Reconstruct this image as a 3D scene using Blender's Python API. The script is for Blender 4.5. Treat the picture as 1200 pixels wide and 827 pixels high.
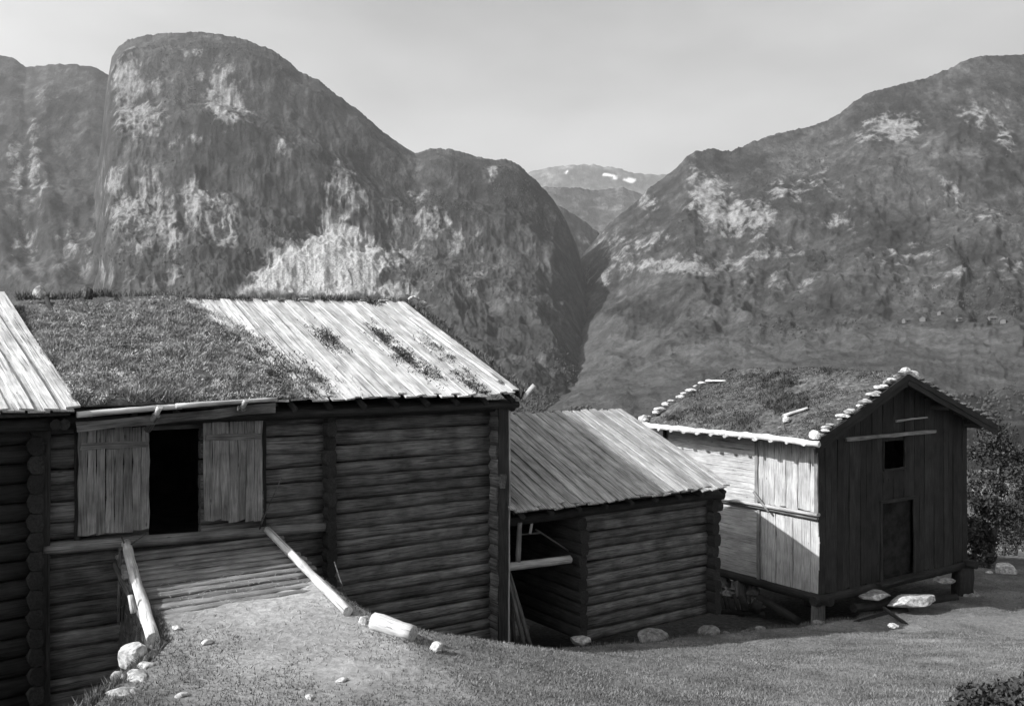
import bpy, math, random
import numpy as np
from mathutils import Vector, Matrix
random.seed(7); rng = np.random.default_rng(7)
sc = bpy.context.scene
for o in list(bpy.data.objects): bpy.data.objects.remove(o)
C = sc.collection
# ------------------------------------------------------------------ camera, sky, sun, exposure
F = 1050.0; CX = 600.0; CY = 413.5                     # focal length and centre in photograph pixels; camera at the origin, looking level along +Y
cam = bpy.data.cameras.new('camera'); cam.lens = 36*F/1200; cam.sensor_width = 36
cam.clip_start = .1; cam.clip_end = 60000
co = bpy.data.objects.new('camera', cam); C.objects.link(co); co.rotation_euler = (math.pi/2, 0, 0)
sc.camera = co
SUN_DIR = Vector((-.920, -.392, 0)).normalized(); EL = math.radians(35.06)
S3 = Vector((SUN_DIR.x*math.cos(EL), SUN_DIR.y*math.cos(EL), math.sin(EL)))
w = bpy.data.worlds.new('World'); sc.world = w; w.use_nodes = True
nt = w.node_tree; bg = nt.nodes['Background']
sky = nt.nodes.new('ShaderNodeTexSky'); sky.sky_type = 'NISHITA'; sky.sun_disc = False
sky.sun_elevation = EL; sky.sun_rotation = math.atan2(SUN_DIR.x, SUN_DIR.y); sky.dust_density = 4.0; sky.altitude = 300
bw = nt.nodes.new('ShaderNodeRGBToBW'); nt.links.new(sky.outputs[0], bw.inputs[0])
tcw = nt.nodes.new('ShaderNodeTexCoord'); mpw = nt.nodes.new('ShaderNodeMapping'); mpw.inputs['Scale'].default_value = (1.2, 1.2, 3.2)
nzw = nt.nodes.new('ShaderNodeTexNoise'); nzw.inputs['Scale'].default_value = 2.2; nzw.inputs['Detail'].default_value = 7
nt.links.new(tcw.outputs['Generated'], mpw.inputs[0]); nt.links.new(mpw.outputs[0], nzw.inputs['Vector'])
mrw = nt.nodes.new('ShaderNodeMapRange'); mrw.inputs[1].default_value = .35; mrw.inputs[2].default_value = .7
mrw.inputs[3].default_value = .88; mrw.inputs[4].default_value = 1.4
nt.links.new(nzw.outputs[0], mrw.inputs[0])
mmw = nt.nodes.new('ShaderNodeMath'); mmw.operation = 'MULTIPLY'
nt.links.new(bw.outputs[0], mmw.inputs[0]); nt.links.new(mrw.outputs[0], mmw.inputs[1])
nt.links.new(mmw.outputs[0], bg.inputs['Color']); bg.inputs['Strength'].default_value = .125
sl = bpy.data.lights.new('sun', 'SUN'); sl.energy = 5.0; sl.angle = math.radians(.5); sl.color = (1, 1, 1)
so = bpy.data.objects.new('sun', sl); C.objects.link(so)
so.rotation_euler = (-S3).to_track_quat('-Z', 'Y').to_euler(); so.location = (-30, -2, 25)
sc.view_settings.view_transform = 'Standard'; sc.view_settings.look = 'None'
sc.view_settings.gamma = 1; sc.view_settings.exposure = 0.85

# ------------------------------------------------------------------ noise
def _h(ix, iy, s):
    n = (ix.astype(np.int64)*374761393 + iy.astype(np.int64)*668265263 + s*1274126177) & 0xffffffff
    n = ((n ^ (n >> 13))*1274126177) & 0xffffffff
    return ((n ^ (n >> 16)) & 0xffff)/65535.0
def vn(x, y, s=0):
    x = np.asarray(x, float); y = np.asarray(y, float)
    ix = np.floor(x); iy = np.floor(y); fx = x-ix; fy = y-iy
    fx = fx*fx*(3-2*fx); fy = fy*fy*(3-2*fy)
    return ((_h(ix, iy, s)*(1-fx)+_h(ix+1, iy, s)*fx)*(1-fy)+(_h(ix, iy+1, s)*(1-fx)+_h(ix+1, iy+1, s)*fx)*fy)*2-1
def fbm(x, y, s=0, o=5, g=.5):
    a = 1.; r = 0.; t = 0.
    for k in range(o):
        r = r+a*vn(x*2**k+k*17.3, y*2**k-k*9.1, s+k); t += a; a *= g
    return r/t
def ridged(x, y, s=0, o=5):
    a = 1.; r = 0.; t = 0.
    for k in range(o):
        r = r+a*(1-np.abs(vn(x*2**k+k*7.3, y*2**k-k*3.1, s+k))*2); t += a; a *= .52
    return r/t
def sstep(a, b, x): 
    t = np.clip((x-a)/(b-a), 0, 1); return t*t*(3-2*t)

# ------------------------------------------------------------------ materials (the photograph is black and white: every colour is a grey)
def newmat(n, rough=.9, spec=.2):
    m = bpy.data.materials.new(n); m.use_nodes = True
    b = m.node_tree.nodes['Principled BSDF']; b.inputs['Roughness'].default_value = rough
    b.inputs['Specular IOR Level'].default_value = spec
    return m, m.node_tree, b
def N(nt, t, **kw):
    n = nt.nodes.new(t)
    for k, v in kw.items():
        if k.startswith('i_'): n.inputs[k[2:].replace('_', ' ')].default_value = v
        else: setattr(n, k, v)
    return n
def ramp(nt, src, stops):
    r = nt.nodes.new('ShaderNodeValToRGB'); e = r.color_ramp.elements
    while len(e) < len(stops): e.new(.5)
    for q, (p, v) in zip(e, stops): q.position = p; q.color = (v, v, v, 1)
    nt.links.new(src, r.inputs[0]); return r.outputs[0]
def mul(nt, a, b):
    m = nt.nodes.new('ShaderNodeMix'); m.data_type = 'RGBA'; m.blend_type = 'MULTIPLY'; m.inputs[0].default_value = 1
    nt.links.new(a, m.inputs[6]); nt.links.new(b, m.inputs[7]); return m.outputs[2]
def mixc(nt, f, a, b):
    m = nt.nodes.new('ShaderNodeMix'); m.data_type = 'RGBA'
    nt.links.new(f, m.inputs[0]); nt.links.new(a, m.inputs[6]); nt.links.new(b, m.inputs[7]); return m.outputs[2]
def wood(name, dark, light, var=.35, grain=15, stain=.5, bump=.5, crack=.35):
    m, nt, b = newmat(name, .82, .25); L = nt.links
    tc = N(nt, 'ShaderNodeTexCoord'); oi = N(nt, 'ShaderNodeObjectInfo')
    off = N(nt, 'ShaderNodeVectorMath', operation='SCALE'); off.inputs[0].default_value = (31, 47, 13)
    L.new(oi.outputs['Random'], off.inputs['Scale'])
    add = N(nt, 'ShaderNodeVectorMath', operation='ADD'); L.new(tc.outputs['Object'], add.inputs[0]); L.new(off.outputs[0], add.inputs[1])
    mp = N(nt, 'ShaderNodeMapping'); mp.inputs['Scale'].default_value = (1.7, grain*1.7, grain*1.7); L.new(add.outputs[0], mp.inputs[0])
    n1 = N(nt, 'ShaderNodeTexNoise', i_Scale=1.6, i_Detail=7., i_Roughness=.65); L.new(mp.outputs[0], n1.inputs['Vector'])
    col = ramp(nt, n1.outputs[0], [(.28, dark), (.5, (dark+light)/2), (.72, light)])
    n2 = N(nt, 'ShaderNodeTexNoise', i_Scale=2.1, i_Detail=5.); L.new(add.outputs[0], n2.inputs['Vector'])
    col = mul(nt, col, ramp(nt, n2.outputs[0], [(.3, 1-stain), (.62, 1.)]))
    mp2 = N(nt, 'ShaderNodeMapping'); mp2.inputs['Scale'].default_value = (.7, grain*2.6, grain*2.6); L.new(add.outputs[0], mp2.inputs[0])
    n3 = N(nt, 'ShaderNodeTexNoise', i_Scale=1.5, i_Detail=3.); L.new(mp2.outputs[0], n3.inputs['Vector'])
    col = mul(nt, col, ramp(nt, n3.outputs[0], [(.36, 1-crack), (.42, 1.)]))
    rr = ramp(nt, oi.outputs['Random'], [(0, 1-var), (1, 1.)]); col = mul(nt, col, rr)
    mp3 = N(nt, 'ShaderNodeMapping'); mp3.inputs['Scale'].default_value = (1.1, 3.2, 3.2); L.new(add.outputs[0], mp3.inputs[0])
    vo = N(nt, 'ShaderNodeTexVoronoi', i_Scale=1.7); L.new(mp3.outputs[0], vo.inputs['Vector'])
    col = mul(nt, col, ramp(nt, vo.outputs['Distance'], [(.035, .35), (.09, 1.)]))
    L.new(col, b.inputs['Base Color'])
    bp = N(nt, 'ShaderNodeBump', i_Strength=bump, i_Distance=.02); L.new(n1.outputs[0], bp.inputs['Height']); L.new(bp.outputs[0], b.inputs['Normal'])
    return m
def mottled(name, stops, scale, rough=.95, bump=.4, dist=.05, scale2=None, stops2=None, detail=8):
    m, nt, b = newmat(name, rough, .1); L = nt.links
    ge = N(nt, 'ShaderNodeNewGeometry')
    n1 = N(nt, 'ShaderNodeTexNoise', i_Scale=scale, i_Detail=float(detail), i_Roughness=.65); L.new(ge.outputs['Position'], n1.inputs['Vector'])
    col = ramp(nt, n1.outputs[0], stops)
    if scale2:
        n2 = N(nt, 'ShaderNodeTexNoise', i_Scale=scale2, i_Detail=4.); L.new(ge.outputs['Position'], n2.inputs['Vector'])
        col = mul(nt, col, ramp(nt, n2.outputs[0], stops2))
    L.new(col, b.inputs['Base Color'])
    if bump:
        bp = N(nt, 'ShaderNodeBump', i_Strength=bump, i_Distance=dist); L.new(n1.outputs[0], bp.inputs['Height']); L.new(bp.outputs[0], b.inputs['Normal'])
    return m
M = {}
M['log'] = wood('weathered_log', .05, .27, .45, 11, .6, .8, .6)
M['logdark'] = wood('shaded_dark_log', .012, .05, .4, 11, .5, .7, .5)  # near-black log tone also stands in for deep shade on the timbers
M['roofboard'] = wood('silvered_roof_board', .34, .78, .25, 11, .4, .5, .6)
M['shedboard'] = wood('grey_shed_roof_board', .17, .62, .35, 11, .35, .5, .5)
M['door'] = wood('worn_door_board', .12, .36, .4, 16, .5, .5, .5)
M['pale'] = wood('barked_pole', .34, .76, .1, 9, .45, .5, .5)
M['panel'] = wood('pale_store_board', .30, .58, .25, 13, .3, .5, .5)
M['gable'] = wood('shaded_store_board', .012, .05, .45, 15, .5, .5, .5)  # gable boards darkened, the shade of the sunless end put into the colour
M['stone'] = mottled('field_stone', [(.3, .08), (.5, .2), (.7, .36)], 9, bump=.9, dist=.04)
M['palestone'] = mottled('pale_stone', [(.32, .16), (.5, .38), (.66, .6)], 11, bump=.9, dist=.03)
M['soil_and_shade'] = mottled('turf_soil', [(.35, .03), (.55, .09), (.7, .16)], 7, bump=.8, dist=.08)
M['turf'] = mottled('turf_grass', [(.35, .2), (.5, .36), (.66, .6)], 2.6, bump=0, scale2=22., stops2=[(.35, .45), (.65, 1.)])
M['leaf'] = mottled('dark_leaf', [(.35, .02), (.6, .06), (.75, .10)], 3, bump=0)
M['tuft'] = mottled('roof_tuft', [(.35, .05), (.55, .13), (.75, .24)], 12, bump=0)
M['straw'] = mottled('dry_straw', [(.3, .2), (.6, .36), (.7, .45)], 12, bump=0)
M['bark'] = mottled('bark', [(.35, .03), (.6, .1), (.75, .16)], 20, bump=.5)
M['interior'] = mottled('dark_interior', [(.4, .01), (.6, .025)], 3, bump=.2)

# ------------------------------------------------------------------ object helpers
def mesh(name, v, f, mat=None, smooth=False):
    me = bpy.data.meshes.new(name); me.from_pydata([tuple(p) for p in v], [], f)
    if mat: me.materials.append(mat)
    if smooth: me.polygons.foreach_set('use_smooth', [True]*len(me.polygons))
    me.update(); return me
def fastmesh(name, V, Fa, mat, smooth=False):             # V: n x 3, Fa: m x k (all faces alike)
    V = np.ascontiguousarray(V, dtype=np.float32); Fa = np.ascontiguousarray(Fa, dtype=np.int32); k = Fa.shape[1]
    me = bpy.data.meshes.new(name); me.vertices.add(len(V)); me.vertices.foreach_set('co', V.ravel())
    me.loops.add(Fa.size); me.loops.foreach_set('vertex_index', Fa.ravel())
    me.polygons.add(len(Fa)); me.polygons.foreach_set('loop_start', np.arange(0, Fa.size, k, dtype=np.int32))
    if smooth: me.polygons.foreach_set('use_smooth', np.ones(len(Fa), bool))
    me.update(calc_edges=True); me.materials.append(mat); return me
def link(name, me, parent=None, mtx=None):
    o = bpy.data.objects.new(name, me); C.objects.link(o)
    mtx = mtx or Matrix.Identity(4)
    if parent is not None:
        o.parent = parent; mtx = Matrix.Translation(-Vector(parent['base'])) @ mtx
    o.matrix_local = mtx
    return o
def thing(name, label, cat, base, group=None):
    o = bpy.data.objects.new(name, None); C.objects.link(o); o.location = base; o['base'] = tuple(base)
    o.empty_display_size = .3; tag(o, label, cat, group); return o
def tag(o, label=None, cat=None, group=None, kind=None):
    for k, v in (('label', label), ('category', cat), ('group', group), ('kind', kind)):
        if v: o[k] = v
    return o
def frame_mtx(p, x, z):
    x = Vector(x).normalized(); z = Vector(z); y = z.cross(x).normalized(); z = x.cross(y)
    m = Matrix((x, y, z)).transposed().to_4x4(); m.translation = Vector(p); return m
def log_mesh(L, ry, rz, sides=10, segs=6, mat=None, taper=.92, wob=.08, sq=.0, bend=.003):
    v = []; f = []; bd = random.uniform(-1, 1)*bend*L; bz = random.uniform(-1, 1)*bend*L
    for i in range(segs+1):
        k = i/segs; s = 1+(taper-1)*k
        oy = random.uniform(-wob, wob)*ry*.5*(0 < i < segs)+bd*math.sin(math.pi*k); oz = random.uniform(-wob, wob)*rz*.4*(0 < i < segs)+bz*math.sin(math.pi*k+.3*k)
        for j in range(sides):
            a = 2*math.pi*(j+.5)/sides
            c, sn = math.cos(a), math.sin(a); n = (abs(c)**(2+sq*6)+abs(sn)**(2+sq*6))**(1/(2+sq*6))
            r = (1+random.uniform(-wob, wob))/n
            v.append((L*k, c*ry*s*r+oy, sn*rz*s*r+oz))
    for i in range(segs):
        for j in range(sides):
            a = i*sides+j; b = i*sides+(j+1) % sides; f.append((a, b, b+sides, a+sides))
    f.append(tuple(range(sides))[::-1]); f.append(tuple(range(segs*sides, (segs+1)*sides)))
    me = mesh('log', v, f, mat); 
    for p in me.polygons[:-2]: p.use_smooth = True
    return me
def log(name, p0, p1, ry, rz, mat, parent=None, **kw):
    p0 = Vector(p0); p1 = Vector(p1); d = p1-p0
    up = (0, 0, 1) if abs(d.normalized().z) < .9 else (0, 1, 0)
    return link(name, log_mesh(d.length, ry, rz, mat=mat, **kw), parent, frame_mtx(p0, d, up))
_bc = {}
def board(name, p0, p1, wd, th, nrm, mat, parent=None, var=None, segs=6):
    p0 = Vector(p0); p1 = Vector(p1); d = p1-p0; L = round(d.length, 1) if d.length > 1 else round(d.length, 2)
    var = random.randrange(4) if var is None else var
    key = (L, round(wd, 2), round(th, 3), mat.name, var)
    if key not in _bc:
        v = []; f = []; n = segs; ph = random.random()*6
        for i in range(n+1):
            k = i/n; e1 = random.uniform(-.012, .012); e2 = random.uniform(-.012, .012); wz = math.sin(ph+k*5)*.008
            c = random.uniform(-.006, .006); s = .5*wd
            dx = random.uniform(-.03, .03)*min(1, L/2) if i in (0, n) else 0
            v += [(L*k+dx, -s+e1, wz), (L*k-dx*.6, s+e2, wz), (L*k-dx*.6, s+e2, th+wz+c), (L*k+dx, -s+e1, th+wz-c)]
        for i in range(n):
            for j in range(4): f.append((i*4+j, i*4+(j+1) % 4, i*4+4+(j+1) % 4, i*4+4+j))
        f += [(3, 2, 1, 0), tuple(n*4+j for j in range(4))]
        _bc[key] = mesh('board', v, f, mat)
    m = frame_mtx(p0, d, nrm); m = m @ Matrix.Diagonal((d.length/L, wd/round(wd, 2) if round(wd, 2) else 1, 1, 1))
    return link(name, _bc[key], parent, m)
def box(name, p0, p1, wd, ht, mat, parent=None, nrm=(0, 0, 1)):
    return board(name, p0, p1, wd, ht, nrm, mat, parent, var=0, segs=3)
def quadslab(name, c, th, mat, parent=None):              # c: four corners in order, thickness downwards along z
    v = [Vector(p) for p in c]+[Vector(p)-Vector((0, 0, th)) for p in c]
    f = [(0, 1, 2, 3), (7, 6, 5, 4)]+[(i, i+4, (i+1) % 4+4, (i+1) % 4) for i in range(4)]
    return link(name, mesh(name, v, f, mat), parent)
import bmesh
def stone_mesh(sx, sy, sz, mat, seed=0, sub=3):
    bm = bmesh.new(); bmesh.ops.create_icosphere(bm, subdivisions=sub, radius=1)
    P = np.array([v.co[:] for v in bm.verts]); q = P*1.3+seed*3.7
    d = 1+.22*vn(q[:, 0]+q[:, 2]*.7, q[:, 1]-q[:, 2]*.6, seed)+.1*vn(q[:, 0]*2.3-q[:, 2]*2, q[:, 1]*2.3+q[:, 2], seed+5)+.04*vn(q[:, 0]*6-q[:, 2]*4, q[:, 1]*6+q[:, 2]*3, seed+9)
    Q = P*d[:, None]; rs = np.random.default_rng(seed+500)
    for _ in range(11):
        nn = rs.normal(0, 1, 3); nn /= np.linalg.norm(nn); dd = rs.uniform(.62, .9); e = Q@nn-dd; Q = Q-np.maximum(e, 0)[:, None]*nn*.9
    Q = Q*(1+.03*vn(P[:, 0]*9+P[:, 2]*5, P[:, 1]*9-P[:, 2]*4, seed+2))[:, None]
    for v, k in zip(bm.verts, Q):
        v.co = Vector(k); v.co.z = max(v.co.z, -.55); v.co = Vector((v.co.x*sx, v.co.y*sy, v.co.z*sz))
    me = bpy.data.meshes.new('stone'); bm.to_mesh(me); bm.free(); me.materials.append(mat)
    me.polygons.foreach_set('use_smooth', [False]*len(me.polygons)); return me
def stone(name, p, s, mat, seed, rot=0, parent=None, sub=3, label=None, cat=None, group=None):
    m = Matrix.Translation(Vector(p)) @ Matrix.Rotation(rot, 4, 'Z')
    o = link(name, stone_mesh(s[0], s[1], s[2], mat, seed, sub), parent, m)
    return tag(o, label, cat, group)
def blades(name, P, ln, wd, mat, parent=None, lean=.5, nrm=None):
    n = len(P); a = rng.random(n)*6.283; l = ln*(.5+rng.random(n)); b = rng.random(n)*6.283
    side = np.stack([np.cos(a), np.sin(a), np.zeros(n)], 1)*wd*(.6+.8*rng.random(n))[:, None]*.5
    lx = lean*rng.random(n)
    tip = np.stack([np.cos(b)*lx, np.sin(b)*lx, np.ones(n)], 1)*l[:, None]
    V = np.empty((n, 3, 3)); V[:, 0] = P-side; V[:, 1] = P+side; V[:, 2] = P+tip
    V = V.reshape(-1, 3)
    if parent is not None: V = V-np.array(parent['base'])
    o = link(name, fastmesh(name, V, np.arange(3*n).reshape(-1, 3), mat)); 
    if parent is not None: o.parent = parent; o.matrix_local = Matrix.Identity(4)
    return o

# ------------------------------------------------------------------ farm frame: t along the barn's front wall (to the right), w outwards from it, z up from eye level
TH = math.radians(34); CT, ST = math.cos(TH), math.sin(TH)
def W(t, w, z): return Vector((-.25+CT*t+ST*w, 17.5+ST*t-CT*w, z))
def tw(X, Y): return CT*(X+.25)+ST*(Y-17.5), ST*(X+.25)-CT*(Y-17.5)
def pw(px, py, w=0.):                                     # where a sight line meets the upright plane at w
    a = (px-CX)/F; t = (a*(17.5-CT*w)+.25-ST*w)/(CT-ST*a); Y = 17.5+ST*t-CT*w
    return t, (CY-py)/F*Y
def pt(px, py, t):                                        # ... or the upright plane at t
    a = (px-CX)/F; w = (a*(17.5+ST*t)+.25-CT*t)/(ST+CT*a); Y = 17.5+ST*t-CT*w
    return w, (CY-py)/F*Y
TD = Vector((CT, ST, 0)); WD = Vector((ST, -CT, 0)); UP = Vector((0, 0, 1))

# ------------------------------------------------------------------ ground
def ground_h(X, Y):
    X = np.asarray(X, float); Y = np.asarray(Y, float)
    t, w = tw(X, Y)
    g = np.where(Y < 22, -1.65-.234*Y, -6.8-.09*(Y-22))
    g = np.where(Y < 0, -1.65+.12*np.minimum(-Y, 60), g)
    g = np.where(Y > 35, -7.97-.24*(Y-35)+.00018*np.maximum(Y-35, 0)**2, g)
    g = np.where(Y > 500, -35-(Y-500)*.09, g)
    g = np.minimum(g, -1) if False else g
    ce = np.interp(t, [-1.5, 0, 2.5, 5, 10.2, 17], [1.25, 1.15, 1.0, .45, .25, .0])+.08*vn(t*2, t*0, 14)
    g = g-.33*sstep(0, .45, ce-w)*sstep(-3.4, -1.2, t)*sstep(17.5, 14, t)*sstep(-9, -7, w)*(Y < 60)+.06*np.exp(-((w-ce-.2)/.35)**2)*sstep(-3, -.5, t)*sstep(17, 12, t)
    near = sstep(500, 250, Y)
    g = g*near+(1-near)*(-90+14*fbm(X/400, Y/400, 3))
    g = g+.10*fbm(X/3.1, Y/3.1, 11)+.035*fbm(X/.7, Y/.7, 12)*(Y < 60)
    # the earth ramp up to the barn door
    rz = -3.13-.165*w+.03*fbm(X/.6, Y/.6, 5)+.13*sstep(1.7, 2.5, w+.7*fbm(X/.9, Y/.9, 6))
    tr = -4.45+.10*np.maximum(w-3.2, 0)
    side = np.maximum(t-tr, 0)*(1.0-.68*sstep(2.0, 3.9, w))
    r = rz-side-np.maximum(w-6.5, 0)*.3
    r = np.where(w > -.2, r, -20)
    k = .12+.16*sstep(2, 4, w); m = np.maximum(g, r); g2 = m+k*np.log1p(np.exp(-np.abs(g-r)/k))*sstep(-.4, .1, w)*(Y < 40)
    g = np.where(r > -15, g2, g)
    # the hollow left of the ramp, in front of the lower byre wall
    te = np.where(w < 3.2, -6.82-.04*w, -6.95-(w-3.2)*.8)
    hol = sstep(0, .25, te-t)*(w > -30)*(Y < 60)
    g = g*(1-hol)+np.minimum(-6.5, g)*hol
    return g
def axis(lo, a, b, hi, st, gr):
    m = list(np.arange(a, b, st)); s = st; x = m[0]; L = []
    while x > lo: s *= gr; x -= s; L.append(x)
    s = st; x = m[-1]; R = []
    while x < hi: s *= gr; x += s; R.append(x)
    return np.array(L[::-1]+m+R)
xs = axis(-9000, -11, 19, 9000, .11, 1.06); ys = axis(-400, 5, 33, 9500, .11, 1.05)
XX, YY = np.meshgrid(xs, ys); ZZ = ground_h(XX, YY)
def gridfaces(nr, nc):
    i = np.arange(nr*nc).reshape(nr, nc)
    return np.stack([i[:-1, :-1], i[:-1, 1:], i[1:, 1:], i[1:, :-1]], -1).reshape(-1, 4)
def ground_mat():
    m, nt, b = newmat('grazed_ground', .95, .05); L = nt.links
    ge = N(nt, 'ShaderNodeNewGeometry'); at = N(nt, 'ShaderNodeAttribute', attribute_name='trod')
    n1 = N(nt, 'ShaderNodeTexNoise', i_Scale=9., i_Detail=8., i_Roughness=.7); L.new(ge.outputs['Position'], n1.inputs['Vector'])
    n2 = N(nt, 'ShaderNodeTexNoise', i_Scale=.8, i_Detail=5.); L.new(ge.outputs['Position'], n2.inputs['Vector'])
    n4 = N(nt, 'ShaderNodeTexNoise', i_Scale=.012, i_Detail=9., i_Roughness=.7); L.new(ge.outputs['Position'], n4.inputs['Vector'])
    grass = ramp(nt, n1.outputs[0], [(.3, .10), (.5, .16), (.7, .24)])
    grass = mul(nt, grass, ramp(nt, n2.outputs[0], [(.32, .45), (.6, 1.)]))
    dirt = ramp(nt, n1.outputs[0], [(.3, .2), (.5, .31), (.7, .45)])
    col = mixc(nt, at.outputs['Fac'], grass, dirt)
    sa = N(nt, 'ShaderNodeAttribute', attribute_name='soil_and_shade'); soil_and_shade = ramp(nt, n1.outputs[0], [(.3, .02), (.55, .06), (.75, .12)])  # dark earth colour, also standing in for shade
    col = mixc(nt, sa.outputs['Fac'], col, soil_and_shade)
    far = ramp(nt, n4.outputs[0], [(.3, .05), (.5, .10), (.62, .2)])
    sx = N(nt, 'ShaderNodeSeparateXYZ'); L.new(ge.outputs['Position'], sx.inputs[0])
    mr = N(nt, 'ShaderNodeMapRange'); mr.inputs[1].default_value = 30; mr.inputs[2].default_value = 90; L.new(sx.outputs['Y'], mr.inputs[0])
    col = mixc(nt, mr.outputs[0], col, far)
    L.new(col, b.inputs['Base Color'])
    bp = N(nt, 'ShaderNodeBump', i_Strength=.6, i_Distance=.04); L.new(n1.outputs[0], bp.inputs['Height']); L.new(bp.outputs[0], b.inputs['Normal'])
    return m
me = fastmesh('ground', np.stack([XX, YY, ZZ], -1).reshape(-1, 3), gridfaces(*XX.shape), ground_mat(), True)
tt, ww = tw(XX, YY)
trod = np.exp(-((tt+5.4)/1.5)**2)*sstep(7.5, 3.5, ww)*(ww > -.3)*(.75+.6*fbm(XX/.8, YY/.8, 21))+.35*sstep(.1, .5, fbm(XX/1.7, YY/1.7, 22))*(YY < 30)*(ww > 0)
at = me.attributes.new('trod', 'FLOAT', 'POINT'); at.data.foreach_set('value', np.clip(trod, 0, 1).astype(np.float32).ravel())
soil_and_shade = sstep(0, .3, np.interp(tt, [-1.5, 0, 2.5, 5, 10.2, 17], [1.2, 1.05, .9, .35, .15, -.1])-ww)*sstep(-3.4, -1.5, tt)*sstep(17.4, 16.8, tt)*(ww > -10)  # bare soil, painted dark where the shade of the walls falls
te_ = np.where(ww < 3.2, -6.82-.04*ww, -6.95-(ww-3.2)*.8); soil_and_shade = np.maximum(soil_and_shade, (tt < te_+.04)*(YY < 40)*(ww > -30))  # ramp side and left hollow painted dark in place of shade
at = me.attributes.new('soil_and_shade', 'FLOAT', 'POINT'); at.data.foreach_set('value', np.clip(soil_and_shade, 0, 1).astype(np.float32).ravel())
tag(link('ground', me), kind='structure')
# short grazed grass over the near ground
n = 620000
Y = 7.5+26*rng.random(n)**1.35; X = Y*(-.62+1.3*rng.random(n)); t, w_ = tw(X, Y)
keep = ((w_ > .15) | (t > 17.2) | (w_ < -10)) & (t > np.where(w_ < 3.2, -6.9, -7.0-(w_-3.2)*.8))
keep &= ~((t < -4.6) & (w_ < 2.7)); keep &= ~((t > -.5) & (t < 17) & (w_ < np.interp(t, [0, 2.5, 5, 10.2, 17], [1.1, .95, .4, .2, -.05])) & (rng.random(n) < .85))
dens = .65+.6*fbm(X/.5, Y/.5, 31)+.3*fbm(X/2, Y/2, 32)-.75*np.exp(-((t+5.4)/1.2)**2)*sstep(6, 3.5, w_)
keep &= rng.random(n) < dens
X = X[keep]; Y = Y[keep]
M['blade'] = mottled('grass_blade', [(.3, .10), (.5, .165), (.7, .25)], 1.2, bump=0, scale2=26., stops2=[(.3, .55), (.65, 1.)])
tag(blades('grass', np.stack([X, Y, ground_h(X, Y)-.005], 1), .032, .014, M['blade'], lean=1.1),
    'short grazed grass over the sloping yard in front of the log buildings', 'grass', kind='stuff')

# ------------------------------------------------------------------ mountains
def mtn_mat(name, veg, rock, sc1=1.):
    m, nt, b = newmat(name, .95, .05); L = nt.links
    ge = N(nt, 'ShaderNodeNewGeometry'); at = N(nt, 'ShaderNodeAttribute', attribute_name='rock')
    mp = N(nt, 'ShaderNodeMapping'); mp.inputs['Scale'].default_value = (1, .6, .55); L.new(ge.outputs['Position'], mp.inputs[0])
    n1 = N(nt, 'ShaderNodeTexNoise', i_Scale=.035*sc1, i_Detail=10., i_Roughness=.72); L.new(mp.outputs[0], n1.inputs['Vector'])
    n2 = N(nt, 'ShaderNodeTexNoise', i_Scale=.006*sc1, i_Detail=9., i_Roughness=.6); L.new(mp.outputs[0], n2.inputs['Vector'])
    n3 = N(nt, 'ShaderNodeTexNoise', i_Scale=.13*sc1, i_Detail=8., i_Roughness=.75); L.new(ge.outputs['Position'], n3.inputs['Vector'])
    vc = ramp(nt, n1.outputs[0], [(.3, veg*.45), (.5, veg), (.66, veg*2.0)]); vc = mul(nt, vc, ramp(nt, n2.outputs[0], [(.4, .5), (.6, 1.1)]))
    vc = mul(nt, vc, ramp(nt, n3.outputs[0], [(.35, .5), (.6, 1.)]))
    rc = ramp(nt, n3.outputs[0], [(.3, rock*.35), (.5, rock*.9), (.68, rock*1.35)]); rc = mul(nt, rc, ramp(nt, n1.outputs[0], [(.3, .55), (.6, 1.)]))
    rc = mul(nt, rc, ramp(nt, at.outputs['Fac'], [(.8, .62), (1., 1.)]))
    a1 = N(nt, 'ShaderNodeMath', operation='MULTIPLY_ADD'); a1.inputs[1].default_value = 2.6; a1.inputs[2].default_value = -1.55
    L.new(n1.outputs[0], a1.inputs[0])
    a2 = N(nt, 'ShaderNodeMath', operation='ADD'); L.new(a1.outputs[0], a2.inputs[0]); L.new(at.outputs['Fac'], a2.inputs[1])
    f = ramp(nt, a2.outputs[0], [(.15, 0.), (.5, 1.)])
    sn = N(nt, 'ShaderNodeAttribute', attribute_name='snow')
    one = N(nt, 'ShaderNodeRGB'); one.outputs[0].default_value = (.8, .8, .8, 1)
    col = mixc(nt, sn.outputs['Fac'], mixc(nt, f, vc, rc), one.outputs[0])
    fa = N(nt, 'ShaderNodeAttribute', attribute_name='field'); n5 = N(nt, 'ShaderNodeTexNoise', i_Scale=.3, i_Detail=6., i_Roughness=.8); L.new(ge.outputs['Position'], n5.inputs['Vector'])
    col = mixc(nt, fa.outputs['Fac'], col, mul(nt, ramp(nt, n1.outputs[0], [(.3, .06), (.6, .13)]), ramp(nt, n5.outputs[0], [(.38, .4), (.56, 1.)])))
    ca = N(nt, 'ShaderNodeAttribute', attribute_name='scree'); col = mixc(nt, ca.outputs['Fac'], col, mul(nt, ramp(nt, n5.outputs[0], [(.36, .12), (.5, .34), (.62, .5)]), ramp(nt, n1.outputs[0], [(.3, .7), (.5, 1.)])))
    L.new(col, b.inputs['Base Color'])
    bp = N(nt, 'ShaderNodeBump', i_Strength=.9, i_Distance=9./sc1); L.new(n1.outputs[0], bp.inputs['Height'])
    bp2 = N(nt, 'ShaderNodeBump', i_Strength=.8, i_Distance=3./sc1); L.new(n3.outputs[0], bp2.inputs['Height']); L.new(bp.outputs[0], bp2.inputs['Normal'])
    L.new(bp2.outputs[0], b.inputs['Normal'])
    return m
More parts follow.
